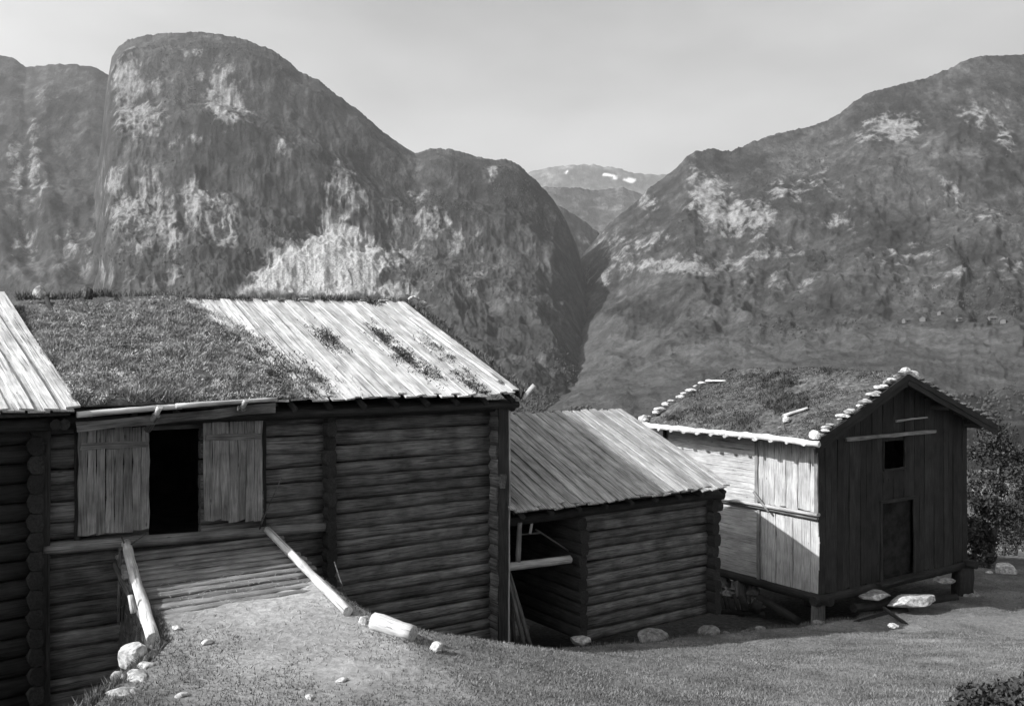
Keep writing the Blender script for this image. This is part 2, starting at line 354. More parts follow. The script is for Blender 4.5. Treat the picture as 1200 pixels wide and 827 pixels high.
def mountain(name, sil, Yf, Yr, mat, prof, blobs=(), fields=(), scree=False, snow=(), amp=30., cell=170., seed=0, nx=560, ns=230, rough=1.):
    sp = np.array(sil, float); px = np.linspace(sp[0, 0], sp[-1, 0], nx); ry = np.interp(px, sp[:, 0], sp[:, 1])
    jag = 1.4*fbm(px/6, px*0, seed+40, 3)-1.3*np.abs(vn(px/1.7, px*0, seed+44))
    s = np.concatenate([np.linspace(0, 1, ns), 1+np.linspace(.02, .5, 16)])
    PX, S = np.meshgrid(px, s); RY = np.broadcast_to(ry, PX.shape)
    Yd = Yf+(Yr-Yf)*S; Sc = np.minimum(S, 1)
    pf = np.array(prof, float); k = np.interp(Sc, pf[:, 0], pf[:, 1])           # 0 foot .. 1 ridge
    foot = 506.; PY = foot+(RY-foot)*k+jag*Sc**40
    X = (PX-CX)/F*Yd; Z = (CY-PY)/F*Yd
    X0 = (PX-CX)/F*Yr
    mid = nx//2; Yl = Yf+(Yr-Yf)*Sc; Zl = (CY-(foot+(np.broadcast_to(np.maximum(ry, 30), PX.shape)-foot)*k))/F*Yl
    Ln = np.vstack([np.zeros(nx), np.cumsum(np.hypot(np.diff(Yl, axis=0), np.diff(Zl, axis=0)), axis=0)])
    env = np.sin(np.pi*np.clip(Sc, 0, 1))**.6*np.clip((foot-RY)/250, .12, 1)
    wx = X0+70*fbm(X0/260, Ln/260, seed+8); gul = .5*ridged(wx/(cell*1.7), Ln/(cell*3.4)+wx/500, seed, 6)+.5*(.5+fbm(wx/cell*1.1, Ln/cell*.9, seed+2, 6))
    fine = ridged(X0/42, Ln/55, seed+3, 4)-.3
    rk = np.zeros_like(PX)
    for bx, by, rx, r2, v in blobs:
        rk = np.maximum(rk, v*np.exp(-(((PX-bx)/rx)**2+((PY-by)/r2)**2)**1.4))
    fd0 = np.zeros_like(PX)
    for bx, by, rx, r2, v in fields: fd0 = np.maximum(fd0, np.exp(-(((PX-bx)/rx)**2+((PY-by)/r2)**2)))
    env = env*(1-.65*fd0)
    Z = Z+env*(gul-.3)*amp*.75+fine*env*amp*.16*rough
    Yd2 = Yd-env*(gul-.3)*amp*.8-np.minimum(rk, 1)*env*(ridged(X0/34, Ln/60, seed+17, 5)-.3)*np.where(rk > 1.02, 5, 20)
    Z = np.where(S > 1, Z-(S-1)*(Yr-Yf)*1.0, Z)
    Z = np.where((S <= 0.0), Z-40, Z)
    me = fastmesh(name, np.stack([X, Yd2, Z], -1).reshape(-1, 3), gridfaces(*PX.shape), mat, True)
    a = me.attributes.new('rock', 'FLOAT', 'POINT'); a.data.foreach_set('value', rk.astype(np.float32).ravel())
    fd = np.zeros_like(PX)
    for bx, by, rx, r2, v in fields: fd = np.maximum(fd, v*sstep(.3, .6, np.exp(-(((PX-bx)/rx)**2+((PY-by)/r2)**2))+.3*fbm(PX/30, PY/9, 78, 4)))
    a = me.attributes.new('field', 'FLOAT', 'POINT'); a.data.foreach_set('value', fd.astype(np.float32).ravel())
    rk = np.maximum(rk, fd)
    if scree:
        e = 11*fbm(PX/13, PY/9, 88, 6); q = sstep(-4, 8, PY-(326-(PX-298)*.74)+e)*sstep(-8, 14, 412+(PY-255)*.62-PX+e*2.2)*sstep(350, 338, PY+e)
        Z = Z-env*(gul-.3)*amp*.55*q; me.vertices.foreach_set('co', np.ascontiguousarray(np.stack([X, Yd+(Yd2-Yd)*(1-q*.85), Z], -1), dtype=np.float32).ravel()); me.update()
        a = me.attributes.new('scree', 'FLOAT', 'POINT'); a.data.foreach_set('value', q.astype(np.float32).ravel()); rk = np.maximum(rk, q)
    if snow:
        sw = np.zeros_like(PX)
        for bx, by, rx, r2 in snow: sw = np.maximum(sw, sstep(.35, .6, np.exp(-(((PX-bx)/rx)**2+((PY-by)/r2)**2))+.35*fbm(PX/4, PY/3, 77, 3)))
        a = me.attributes.new('snow', 'FLOAT', 'POINT'); a.data.foreach_set('value', sw.astype(np.float32).ravel())
    tag(link(name, me), kind='structure')
    return np.stack([X, Yd2, Z], -1), rk, Sc
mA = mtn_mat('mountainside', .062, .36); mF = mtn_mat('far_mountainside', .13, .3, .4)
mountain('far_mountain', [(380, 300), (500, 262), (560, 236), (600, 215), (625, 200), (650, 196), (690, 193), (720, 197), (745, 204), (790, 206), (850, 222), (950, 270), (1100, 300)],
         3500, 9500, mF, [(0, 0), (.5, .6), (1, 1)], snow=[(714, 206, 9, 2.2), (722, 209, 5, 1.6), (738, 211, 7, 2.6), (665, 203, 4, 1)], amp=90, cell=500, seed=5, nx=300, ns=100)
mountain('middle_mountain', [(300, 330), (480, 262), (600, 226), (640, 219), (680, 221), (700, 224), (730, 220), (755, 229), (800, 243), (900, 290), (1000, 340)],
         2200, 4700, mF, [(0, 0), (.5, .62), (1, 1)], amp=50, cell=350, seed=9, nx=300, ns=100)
mountain('valley_spur', [(420, 400), (500, 320), (580, 262), (610, 244), (640, 238), (658, 243), (680, 256), (700, 272), (720, 297), (745, 335), (790, 400), (830, 470)],
         1500, 3100, mA, [(0, 0), (.4, .45), (.7, .7), (1, 1)], blobs=[(690, 290, 14, 14, .4)], amp=38, cell=140, seed=19, nx=300, ns=140)
mountain('left_mountain', [(-700, 120), (-500, 60), (-300, 90), (-150, 50), (-60, 66), (0, 65), (15, 68), (30, 79), (60, 76), (85, 76), (110, 79), (130, 90), (220, 150), (330, 240), (420, 320)],
         1000, 2700, mA, [(0, 0), (.3, .22), (.55, .5), (.8, .8), (1, 1)],
         blobs=[(18, 200, 10, 45, .75), (40, 190, 9, 55, .7), (52, 225, 6, 40, .6), (30, 290, 20, 40, .4), (60, 120, 30, 20, .3), (90, 300, 30, 35, .5)], amp=60, cell=150, seed=13, nx=420, ns=180)
sil = [(60, 470), (88, 330), (100, 270), (112, 210), (119, 165), (122, 130), (126, 95), (131, 68), (138, 56), (150, 47), (170, 42), (200, 39), (235, 38), (262, 41), (290, 48), (320, 60), (335, 70),
       (350, 84), (375, 96), (395, 112), (420, 130), (440, 147), (455, 160), (478, 176), (488, 180), (505, 174), (530, 176), (560, 184), (575, 188), (592, 187), (608, 194), (628, 212), (648, 234), (662, 256), (675, 286), (688, 330), (706, 395), (740, 470)]
gB, rB, sB = mountain('knob_mountain', sil, 900, 2300, mA, [(0, 0), (.28, .26), (.42, .36), (.55, .52), (.66, .60), (.74, .78), (.84, .84), (.9, .96), (1, 1)],
         blobs=[(150, 100, 22, 45, .75), (165, 140, 30, 25, .8), (185, 105, 18, 30, .45), (262, 115, 26, 38, .85), (238, 92, 12, 22, .5), (280, 135, 18, 14, .8), (215, 165, 20, 10, .6), (225, 60, 40, 14, .3),
                (135, 215, 18, 22, .75), (150, 250, 24, 28, .85), (175, 232, 18, 32, .8), (195, 262, 18, 34, .85), (232, 240, 20, 26, .85), (258, 262, 22, 34, .75), (160, 285, 28, 16, .6),
                (120, 320, 50, 16, .45), (200, 320, 60, 14, .4), (330, 165, 9, 30, .5),
                (322, 320, 30, 17, 1.5), (350, 306, 42, 26, 1.7), (392, 298, 38, 38, 1.7), (428, 305, 32, 26, 1.4), (388, 262, 16, 22, .95), (400, 215, 16, 30, .85), (420, 235, 16, 28, .65), (385, 230, 8, 25, .7),
                (455, 250, 20, 20, .55), (490, 230, 16, 12, .55), (505, 265, 40, 22, .5), (470, 300, 30, 25, .6), (540, 290, 40, 20, .45), (578, 202, 7, 12, .8), (560, 330, 40, 20, .3), (480, 340, 60, 12, .45)],
         scree=True, amp=42, cell=95, seed=21, nx=760, ns=330)
sil = [(520, 505), (560, 440), (600, 405), (640, 370), (662, 330), (690, 290), (715, 262), (745, 238), (760, 222), (775, 211), (792, 197), (805, 184), (815, 178), (835, 175), (855, 178), (870, 172),
       (890, 164), (920, 155), (948, 149), (968, 142), (985, 133), (1000, 120), (1020, 108), (1050, 101), (1085, 92), (1110, 82), (1130, 72), (1150, 66), (1180, 66), (1230, 62), (1350, 30), (1500, 60), (1700, 20), (1900, 80)]
gC, rC, sC = mountain('right_mountain', sil, 700, 2500, mA, [(0, 0), (.16, .18), (.34, .3), (.45, .4), (.56, .52), (.68, .62), (.78, .78), (.88, .86), (1, 1)],
         blobs=[(830, 235, 26, 34, .8), (860, 255, 28, 26, .85), (890, 260, 22, 30, .8), (812, 200, 10, 25, .5), (765, 285, 40, 12, .55), (790, 318, 60, 10, .75), (840, 310, 50, 10, .6), (730, 300, 22, 26, .55),
                (712, 285, 16, 22, .5), (705, 325, 30, 12, .5), (655, 350, 12, 34, .8), (640, 375, 14, 16, .7), (668, 330, 14, 10, .6), (760, 235, 20, 16, .5), (955, 215, 30, 22, .5), (920, 225, 26, 20, .5),
                (1045, 150, 38, 20, .8), (1020, 165, 20, 12, .6), (1145, 130, 26, 20, .55), (1180, 160, 12, 30, .5), (1110, 230, 30, 20, .45), (1160, 260, 30, 20, .4), (985, 260, 40, 20, .4), (1050, 300, 60, 20, .35),
                (900, 300, 60, 14, .45), (920, 330, 60, 14, .4), (1180, 320, 40, 14, .5), (1100, 330, 60, 14, .4)],
         fields=[(780, 450, 260, 40, .5), (1000, 430, 300, 50, .45), (700, 400, 90, 25, .4), (830, 412, 70, 7, .9), (690, 425, 60, 12, .8), (640, 440, 40, 14, .6), (960, 408, 80, 6, .5), (1080, 392, 80, 5, .6), (750, 440, 60, 8, .5), (900, 430, 90, 8, .5), (1150, 402, 50, 6, .5), (620, 462, 60, 8, .7)],
         amp=42, cell=110, seed=34, nx=820, ns=320)
# birch wood scattered over both slopes: too many to count
def wood_scatter(G, rk, Sc, n, seed):
    r = np.random.default_rng(seed); P = G.reshape(-1, 3); k = rk.ravel(); s = Sc.ravel()
    idx = r.integers(0, len(P), n*4); d = -.05+1.9*fbm(P[idx, 0]/150, P[idx, 1]/150, seed, 4)
    ok = (r.random(len(idx)) < d) & (k[idx] < .3) & (s[idx] > .03) & (s[idx] < .93) & (np.abs(P[idx, 0]/P[idx, 1]) < .75); return P[idx[ok][:n]]
PB = np.concatenate([wood_scatter(gB, rB, sB, 15000, 3), wood_scatter(gC, rC, sC, 17000, 4)])
n = len(PB); h = 1.6+2.6*rng.random(n)**2; wd = h*(.35+.3*rng.random(n)); PB = PB+rng.normal(0, 2.5, PB.shape)*[1, 1, .1]
oct_ = np.array([(1, 0, .45), (0, 1, .45), (-1, 0, .45), (0, -1, .45), (0, 0, 1.0), (0, 0, -.1)])
V = oct_[None]*np.stack([wd, wd, h], 1)[:, None]*(1+.3*rng.normal(0, 1, (n, 6, 1)).clip(-1, 1))+PB[:, None]
fc = np.array([(0, 1, 4), (1, 2, 4), (2, 3, 4), (3, 0, 4), (1, 0, 5), (2, 1, 5), (3, 2, 5), (0, 3, 5)])
M['wood'] = mottled('far_wood', [(.3, .03), (.6, .055), (.7, .08)], .02, bump=0)
tag(link('woodland', fastmesh('woodland', V.reshape(-1, 3), (fc[None]+6*np.arange(n)[:, None, None]).reshape(-1, 3), M['wood'])),
    'low dark scrub and birch scattered over both valley sides', 'woodland', kind='stuff')
def on_mtn(G, px, py):
    q = G[..., 0]/G[..., 1]*F+CX; r = CY-G[..., 2]/G[..., 1]*F; k = np.argmin((q-px)**2+(r-py)**2); return Vector(G.reshape(-1, 3)[k])

# ================================================================== the big barn with the ramp
def logwall(parent, t0, t1, z0, z1, hh, mat, wc=-.10, ry=.10, skip=(), tl=None, jit=.012, name='log'):
    n = max(1, round((z1-z0)/hh)); hs = [random.uniform(.78, 1.22) for i in range(n)]; q = (z1-z0)/sum(hs); z = z0
    for i in range(n):
        h = hs[i]*q; z += h/2 if i == 0 else (hs[i-1]+hs[i])*q/2; segs = [(t0, t1)]
        for a, b, za, zb in skip:
            if za < z < zb: segs = [(t0, a), (b, t1)]
        for a, b in segs:
            if b-a < .15: continue
            flip = random.random() < .5; wj = random.uniform(-.02, .02); dz = random.uniform(-jit, jit)
            A, B = W(a, wc+wj, z-dz), W(b, wc+wj, z+dz)
            if flip: A, B = B, A
            log(name, A, B, ry, h*.5, mat, parent, sq=.55, wob=.045, segs=9, taper=random.uniform(.86, 1.0))
def sidewall(parent, t, w0, w1, z0, z1, hh, mat, r=.13, gable=None, off=.5, name='log'):
    """logs running back from the front; their front ends stand proud of the corner"""
    n = round((z1-z0)/hh); h = (z1-z0)/n
    for i in range(n):
        z = z0+h*(i+off)
        A, B = W(t+random.uniform(-.012, .012), w0+random.uniform(-.05, .05), z), W(t, w1, z)
        log(name, A, B, r*random.uniform(.8, 1.), h*.5, mat, parent, sq=1.2, wob=.05, taper=1., segs=4)
    if gable:
        wr, zr, wl = gable; z = z1
        while z < zr-.15:
            k = (z-z1+.1)/(zr-z1); log(name, W(t, w0*(1-k)-.5*(1-k)+wr*k, z+h/2), W(t, w1*(1-k)+wr*k, z+h/2), r, h*.5, mat, parent, sq=.3, segs=3); z += h
barn = thing('log_barn', 'long log barn with open plank door, its roof half turf and half bare boards', 'barn', W(-4, -4, -6.3))
T0, T1 = -7.95, -3.55
DT0, DT1 = pw(175, 560)[0], pw(236, 560)[0]
zdoor0, zdoor1 = -2.92, -1.12
logwall(barn, T0, T1, -6.4, -.92, .235, M['log'], skip=[(DT0, DT1, zdoor0, zdoor1)])
logwall(barn, T1, -.12, -5.62, -.92, .235, M['log'])
# cross wall ends at the joints
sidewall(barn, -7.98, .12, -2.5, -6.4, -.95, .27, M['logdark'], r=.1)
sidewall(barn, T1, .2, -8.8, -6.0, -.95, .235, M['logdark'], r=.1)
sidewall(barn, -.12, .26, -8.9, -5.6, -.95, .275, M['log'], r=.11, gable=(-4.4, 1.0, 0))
# corner cover boards
board('corner_board', W(.03, .22, -5.6), W(.03, .22, -1.1), .14, .03, TD, M['panel'], barn)
board('corner_board', W(-7.98, .13, -6.3), W(-7.98, .13, -1.05), .22, .03, WD, M['logdark'], barn)
board('corner_board', W(-.1, .27, -5.55), W(-.1, .27, -1.05), .2, .03, WD, M['logdark'], barn)
# back wall, inside partitions and added backing
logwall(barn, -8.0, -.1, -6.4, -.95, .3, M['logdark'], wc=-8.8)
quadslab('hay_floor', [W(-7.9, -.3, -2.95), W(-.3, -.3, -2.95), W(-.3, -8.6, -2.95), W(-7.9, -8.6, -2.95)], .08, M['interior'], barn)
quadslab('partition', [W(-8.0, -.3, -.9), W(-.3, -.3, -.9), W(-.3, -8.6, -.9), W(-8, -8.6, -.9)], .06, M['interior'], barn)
board('backing_wall', W(-7.9, -5, -1.95), W(-3.7, -5, -1.95), 2.0, .05, WD, M['interior'], barn)  # added backing, stops light leaking in between the back logs
board('backing_wall', W(-4.6, -.4, -1.95), W(-4.6, -5, -1.95), 2.0, .05, TD, M['interior'], barn)
# long sill log under the door, from the left joint across to the right one
p0 = pw(50, 643, .08); p1 = pw(392, 616, .08)
log('sill_log', W(p0[0], .08, p0[1]), W(p1[0], .08, p1[1]), .10, .09, M['door'], barn, segs=10)
p0 = pw(390, 603, .03)
# eave beam
log('eave_beam', W(-8.0, .12, -1.0), W(.25, .12, -1.02), .12, .13, M['logdark'], barn, segs=10)
log('eave_beam', W(-7.7, .36, -.98), W(.2, .36, -1.0), .06, .07, M['logdark'], barn, segs=10)
for t in np.arange(-7.4, .1, .62):
    log('rafter', W(t, .44, -.93), W(t, -4.4, 1.06), .05, .055, M['logdark'], barn, segs=3)
# doors
def leaf(x0, x1, yt0, yt1, yb0, yb1, n, wv, lab):
    (ta, za), (tb, zb) = pw(x0, yt0, wv), pw(x1, yt1, wv); (tc, zc), (td, zd) = pw(x0, yb0, wv), pw(x1, yb1, wv)
    root = link('door', None, barn); root.matrix_local = Matrix.Identity(4); root.empty_display_size = .2; root['base'] = barn['base']; root['label'] = lab
    wdt = (tb-ta)/n
    for i in range(n):
        k = (i+.5)/n; top = za+(zb-za)*k+random.uniform(-.03, .01); bot = zc+(zd-zc)*k+random.uniform(-.02, .02)
        o = board('door_board', W(tc+(td-tc)*k, wv, bot), W(ta+(tb-ta)*k, wv+.01, top), abs(wdt)*random.uniform(.93, .99), .03, WD, M['door'])
        o.parent = root; o.matrix_local = Matrix.Translation(-Vector(barn['base'])) @ o.matrix_basis
    for fr in (.17,):
        q0, q1 = za+(zc-za)*fr, zb+(zd-zb)*fr
        o = board('door_batten', W(ta+.03, wv+.035, q0), W(tb-.03, wv+.035, q1), .10, .025, WD, M['door'])
        o.parent = root; o.matrix_local = Matrix.Translation(-Vector(barn['base'])) @ o.matrix_basis
    return root
leaf(91, 175, 501, 499, 627, 620, 8, .10, 'left door leaf of grey vertical boards')
leaf(238, 307, 493, 490, 611, 609, 7, .12, 'right door leaf hanging slightly askew')
for px in (90, 309):                                     # door frame posts
    t, z = pw(px, 500, .02); board('door_post', W(t, .0, -2.88), W(t, .0, -1.05), .07, .05, WD, M['logdark'], barn)
log('lintel', W(-7.7, .06, -1.06), W(-4.4, .06, -1.03), .06, .07, M['logdark'], barn)
# roof: front slope
ZE, ZR, WE, WR = -.80, 1.17, .48, -4.42
def zrf(t): return ZR-.021*min(max(-t, 0), 4.7)-.078*max(0, -t-4.7)   # the ridge sags to the left
def roofp(t, w, dz=0): return W(t, w, ZE+(zrf(t)-ZE)*(w-WE)/(WR-WE)+dz)
NR = (roofp(0, -1)-roofp(0, 0)).cross(TD).normalized()
if NR.z < 0: NR = -NR
def roofboards(parent, t0, t1, pitch, wlo, whi, f, nrm, mat, wa, wb, up=.03, name='roof_board', skew=0):
    n = int(round((t1-t0)/pitch)); p = (t1-t0)/n
    for i in range(n):
        t = t0+p*(i+.5); e = random.uniform(-.07, .05); s = random.uniform(-.02, .02)
        board(name, f(t, wlo+e), f(t+s+skew, whi), wa*random.uniform(.92, 1.0), .028, nrm, mat, parent)
    for i in range(n+1):
        t = t0+p*i; e = random.uniform(-.1, .07); s = random.uniform(-.025, .025)
        board(name, f(t, wlo+e, up), f(t+s+skew, whi+random.uniform(-.03, .05), up+random.uniform(0, .012)), wb*random.uniform(.8, 1.1), .028, nrm, mat, parent)
roofboards(barn, -4.75, .12, .345, WE, WR, roofp, NR, M['roofboard'], .30, .19)
bf = lambda t, w, dz=0: W(t, w, zrf(t)+(ZE-zrf(t))*(w-WR)/(-9.3-WR)+dz)
NB = Vector((-NR.x, -NR.y, NR.z))
roofboards(barn, -8.2, .12, .5, WR+.02, -9.3, bf, NB, M['roofboard'], .47, .2)
board('verge_board', roofp(.2, WE, -.02), roofp(.2, WR, -.02), .16, .03, TD, M['logdark'], barn)
# turf half
def turfpatch(name, parent, f, nu, nv, th, seed, mat, edge=None, bulge=.06):
    u, v = np.meshgrid(np.linspace(0, 1, nu), np.linspace(0, 1, nv))
    P = np.array([[f(a, b)[:] for a, b in zip(ra, rb)] for ra, rb in zip(u, v)])
    e = np.minimum.reduce([np.minimum(u, 1-u)*8, np.minimum(v, 1-v)*8, np.ones_like(u)])
    top = P.copy(); top[..., 2] += th*(e**.4)*(1+.0*u)+bulge*fbm(P[..., 0]*1.3, P[..., 1]*1.3, seed)+.035*fbm(P[..., 0]*6, P[..., 1]*6, seed+3)
    nv_, nu_ = u.shape; V = np.concatenate([top.reshape(-1, 3), P.reshape(-1, 3)]); F1 = gridfaces(nv_, nu_); k = nu_*nv_
    ring = list(range(nu_))+[r*nu_+nu_-1 for r in range(1, nv_)]+list(range(k-2, k-nu_-1, -1))+[r*nu_ for r in range(nv_-2, 0, -1)]
    sk = [(a, b, b+k, a+k) for a, b in zip(ring, ring[1:]+ring[:1])]
    V = V-np.array(parent['base'])
    o = link(name, fastmesh(name, V, np.concatenate([F1, F1[:, ::-1]+k, np.array(sk)[:, ::-1]]), mat, True)); o.parent = parent; o.matrix_local = Matrix.Identity(4)
    return top
def scatter_top(top, n, seed):
    r = np.random.default_rng(seed); nv_, nu_ = top.shape[:2]
    a = r.random(n)*(nu_-1.001); b = r.random(n)*(nv_-1.001); i = a.astype(int); j = b.astype(int); a = (a-i)[:, None]; b = (b-j)[:, None]
    return (top[j, i]*(1-a)+top[j, i+1]*a)*(1-b)+(top[j+1, i]*(1-a)+top[j+1, i+1]*a)*b
def turf_f(u, v):                                         # u 0 left .. 1 right, v 0 eave .. 1 ridge
    w = WE+(WR+.0-WE)*v; tl = -7.66-.13*(WE-w)
    tr = -4.42-.10*math.sin(v*9)-.42*v+.5*float(fbm(v*9, 3.3, 51, 5))+.02*math.exp(-(v/.25)**2)
    return roofp(tl+(tr-tl)*u, w, .02)
top = turfpatch('turf', barn, turf_f, 60, 80, .15, 61, M['soil_and_shade'])
roofslab = quadslab('roof_deck', [roofp(-8.3, WE-.02, -.02), roofp(-4.6, WE-.02, -.02), roofp(-4.6, WR, -.02), roofp(-8.3, WR, -.02)], .05, M['logdark'], barn)
P = scatter_top(top, 90000, 1); k = fbm(P[:, 0]*2.2, P[:, 1]*2.2, 71, 4)
P = P[rng.random(len(P)) < .6+k*1.5]
tag(blades('roof_grass', P, .03+.075*sstep(-.1, .5, fbm(P[:, 0]*1.1, P[:, 1]*1.1, 72, 4)), .022, M['turf'], barn, 1.6), kind='stuff')
P = scatter_top(top, 130, 2); V = (oct_[None]*.022*(.5+rng.random((len(P), 1, 1)))+P[:, None]+[0, 0, .05]).reshape(-1, 3)-np.array(barn['base'])
o = link('flowers', fastmesh('flowers', V, (fc[None]+6*np.arange(len(P))[:, None, None]).reshape(-1, 3), M['palestone'])); o.parent = barn; o.matrix_local = Matrix.Identity(4); tag(o, kind='stuff')
pts = []
for i in range(7000):                                     # turf spilling over the bare boards
    v_ = random.random()**1.3; a = turf_f(1, v_); t, w_ = tw(a.x, a.y); t += abs(random.gauss(0, .22))*(1+1.2*(v_ < .35))-.05
    if float(fbm(t*3, w_*3, 64, 3)) > -.05 or random.random() < .15: pts.append(roofp(t, w_, .05)[:])
tag(blades('spilled_turf', np.array(pts), .05, .022, M['turf'], barn, 1.4), kind='stuff')
# turf log held by wooden hooks
p0 = pw(90, 486, .56); p1 = pw(205, 476, .56); p2 = pw(324, 467.5, .56)
log('turf_log', W(p0[0], .56, p0[1]), W(p1[0]+.1, .56, p1[1]), .05, .045, M['pale'], barn, taper=.95, segs=8)
log('turf_log', W(p1[0], .60, p1[1]+.005), W(p2[0], .56, p2[1]), .05, .04, M['pale'], barn, taper=.8, segs=8)
board('fascia', W(p0[0], .5, p0[1]-.18), W(p2[0], .5, p2[1]-.14), .14, .03, WD, M['log'], barn)
for px, py, l in ((187, 478, .22), (288, 470, .1)):
    t, z = pw(px, py, .62)
    h = log('turf_hook', W(t, .66, z+.02), W(t-.05, .56, z-.12), .045, .04, M['pale'], barn, segs=3)
    log('turf_hook', W(t-.04, .6, z-.10), W(t-.1, .3, z-.12-l), .06, .06, M['log'], barn, segs=3)
for px in (66, 76):
    t, z = pw(px, 505, .5); log('purlin_end', W(t, .5, -1.02), W(t, -.6, -1.0), .075, .08, M['logdark'], barn, segs=3)
# grass growing along ridge, verge, and in patches on the bare boards
def clump(name, pts, ln, wd, mat, parent, lean=1., ):
    return tag(blades(name, np.array(pts), ln, wd, mat, parent, lean), kind='stuff')
pts = []
for i in range(5200):                                     # ridge
    t = random.uniform(-7.9, .1); a = float(vn(t*1.7, 0, 91)); 
    if a > -.1 or random.random() < .3: pts.append(W(t, WR+random.gauss(-.06, .08), zrf(t)+.03+(.12 if t < -4.9 else 0)+random.random()*.06*(a > .2))[:])
clump('ridge_grass', pts, .12, .018, M['tuft'], barn)
pts = []
for px, py, n, st, sw in ((383, 398, 500, .10, .32), (448, 395, 260, .10, .3), (462, 413, 450, .09, .45), (484, 424, 240, .08, .3), (505, 440, 260, .1, .3), (436, 357, 160, .08, .12), (515, 415, 260, .1, .4),
                          (535, 436, 300, .1, .4), (552, 452, 240, .1, .3), (320, 440, 900, .22, .45), (365, 440, 160, .08, .4), (330, 462, 300, .25, .2), (368, 455, 120, .1, .2), (300, 415, 350, .2, .3)):
    a = (px-CX)/F; b = (CY-py)/F                          # sight line on the roof plane
    dr = Vector((a, 1, b)); o0 = roofp(0, 0); s = NR.dot(o0)/NR.dot(dr); q = dr*s; t, w_ = tw(q.x, q.y)
    for i in range(int(n*2.4)):
        tt_ = t+random.gauss(0, st)*1.2; w2 = min(WE, w_+random.gauss(0, sw)*1.1)
        if random.random() > .65+.9*float(vn(tt_*5, w2*5, 63)): continue
        pts.append(roofp(tt_, w2, .05)[:])
M['moss'] = mottled('roof_moss', [(.35, .03), (.55, .08), (.75, .15)], 12, bump=0)
clump('moss_tufts', pts, .045, .024, M['moss'], barn, 1.6)
pts = []
for i in range(4200):
    k = random.random(); w2 = WR+(WE-WR)*k; a = float(vn(k*9, 1.5, 44)); t = .24+random.random()*.16*(1+a)
    pts.append(roofp(t, w2, -.02+random.random()*.05)[:])
clump('verge_grass', pts, .11, .028, M['tuft'], barn, 1.3)

# ================================================================== left barn, roof of bare boards
TH2 = math.radians(41); D2 = Vector((math.cos(TH2), math.sin(TH2), 0)); N2 = Vector((math.sin(TH2), -math.cos(TH2), 0))
E0 = Vector(((88-CX)/F*12.75, 12.75, 0)); ZE2 = (CY-484)/F*12.75
def L2(t, w, z): return E0+D2*t+N2*w+UP*z                 # t=0 at the verge, w=0 at the eave
lb = thing('log_barn', 'left neighbouring log barn with bare board roof above a dark wall', 'barn', L2(-3, -5, -6.3))
R2 = lambda t, w, dz=0: L2(t, w, ZE2+(1.02-ZE2)*(w/-4.85)+dz)
NR2 = (R2(0, -1)-R2(0, 0)).cross(D2); NR2 = NR2 if NR2.z > 0 else -NR2; NR2.normalize()
n = 15
for i in range(n):
    t = -.16-i*.31; board('roof_board', R2(t, random.uniform(-.02, .02), .03), R2(t, -4.85, .03), .27, .03, NR2, M['roofboard'], lb)
    board('roof_board', R2(t-.15, random.uniform(-.03, .03), .06), R2(t-.15, -4.85, .06), .17, .028, NR2, M['roofboard'], lb)
    board('roof_board', R2(t, -4.87, .03), L2(t, -9.7, ZE2), .3, .03, NR2, M['roofboard'], lb)
board('roof_board', R2(-.02, .0, .065), R2(-.02, -4.85, .065), .2, .03, NR2, M['roofboard'], lb)
quadslab('roof_deck', [R2(-5, -.05, 0), R2(-.05, -.05, 0), R2(-.05, -4.85, 0), R2(-5, -4.85, 0)], .05, M['logdark'], lb)
for i in range(20):
    z = -6.4+i*.275
    log('log', L2(-5.2, -.62, z), L2(-.33, -.62, z), .12, .145, M['logdark'], lb, sq=.12)
    if i % 1 == 0: log('log', L2(-.40, -.42, z+.12), L2(-.42, -9, z+.12), .1, .13, M['logdark'], lb, sq=.3, segs=3)
board('backing_wall', L2(-5, -.9, -3.6), L2(-.5, -.9, -3.6), 5.4, .05, N2, M['interior'], lb)  # added behind the logs to block light leaking through the gaps
log('eave_beam', L2(-5.2, -.3, ZE2-.16), L2(-.2, -.3, ZE2-.16), .1, .1, M['logdark'], lb)
log('log', L2(-5.2, -9.3, -3.3), L2(-.33, -9.3, -3.3), .12, 3., M['logdark'], lb)

# ================================================================== ramp
rampo = thing('barn_ramp', 'ramp of split logs laid crosswise up to the open barn door', 'ramp', W(-5.7, 1.2, -3.4))
for i in range(13):
    w2 = .12+i*.2; z = -2.985-.165*w2-.02+random.uniform(-.015, .012)
    log('ramp_log', W(-6.95+random.uniform(-.08, .05), w2, z-.05), W(-4.5+random.uniform(-.1, .12), w2+random.uniform(-.03, .03), z-.05), .1, .034, M['door'], rampo, sq=.9, segs=12, wob=.14)
for i, (t, sg) in enumerate(((-6.9, 0), (-4.62, 0))):
    log('ramp_bearer', W(t, .05, -3.2), W(t, 3.0, -3.75), .12, .11, M['log'], rampo)
p = pw(148, 638, .2)
log('pole', W(p[0], .18, p[1]+.02), Vector(((180-CX)/F*10.95, 10.95, (CY-749)/F*10.95)), .065, .065, M['pale'], None, segs=10, taper=1.25, bend=.006, wob=.1)
tag(bpy.data.objects['pole'], 'round pale pole lying down the left edge of the ramp', 'pole')
p = pw(314, 622, .2)
o = log('pole', W(p[0], .16, p[1]+.02), Vector(((408-CX)/F*12.1, 12.1, (CY-716)/F*12.1)), .055, .055, M['pale'], None, segs=10, taper=1.25, bend=.006, wob=.1)
tag(o, 'straight pale pole lying down the right edge of the ramp', 'pole')
q = pw(143, 652, .25)
log('stake', W(q[0]-.05, .3, -4.0), W(q[0]-.03, .32, q[1]+.16), .03, .03, M['log'], rampo, segs=4)
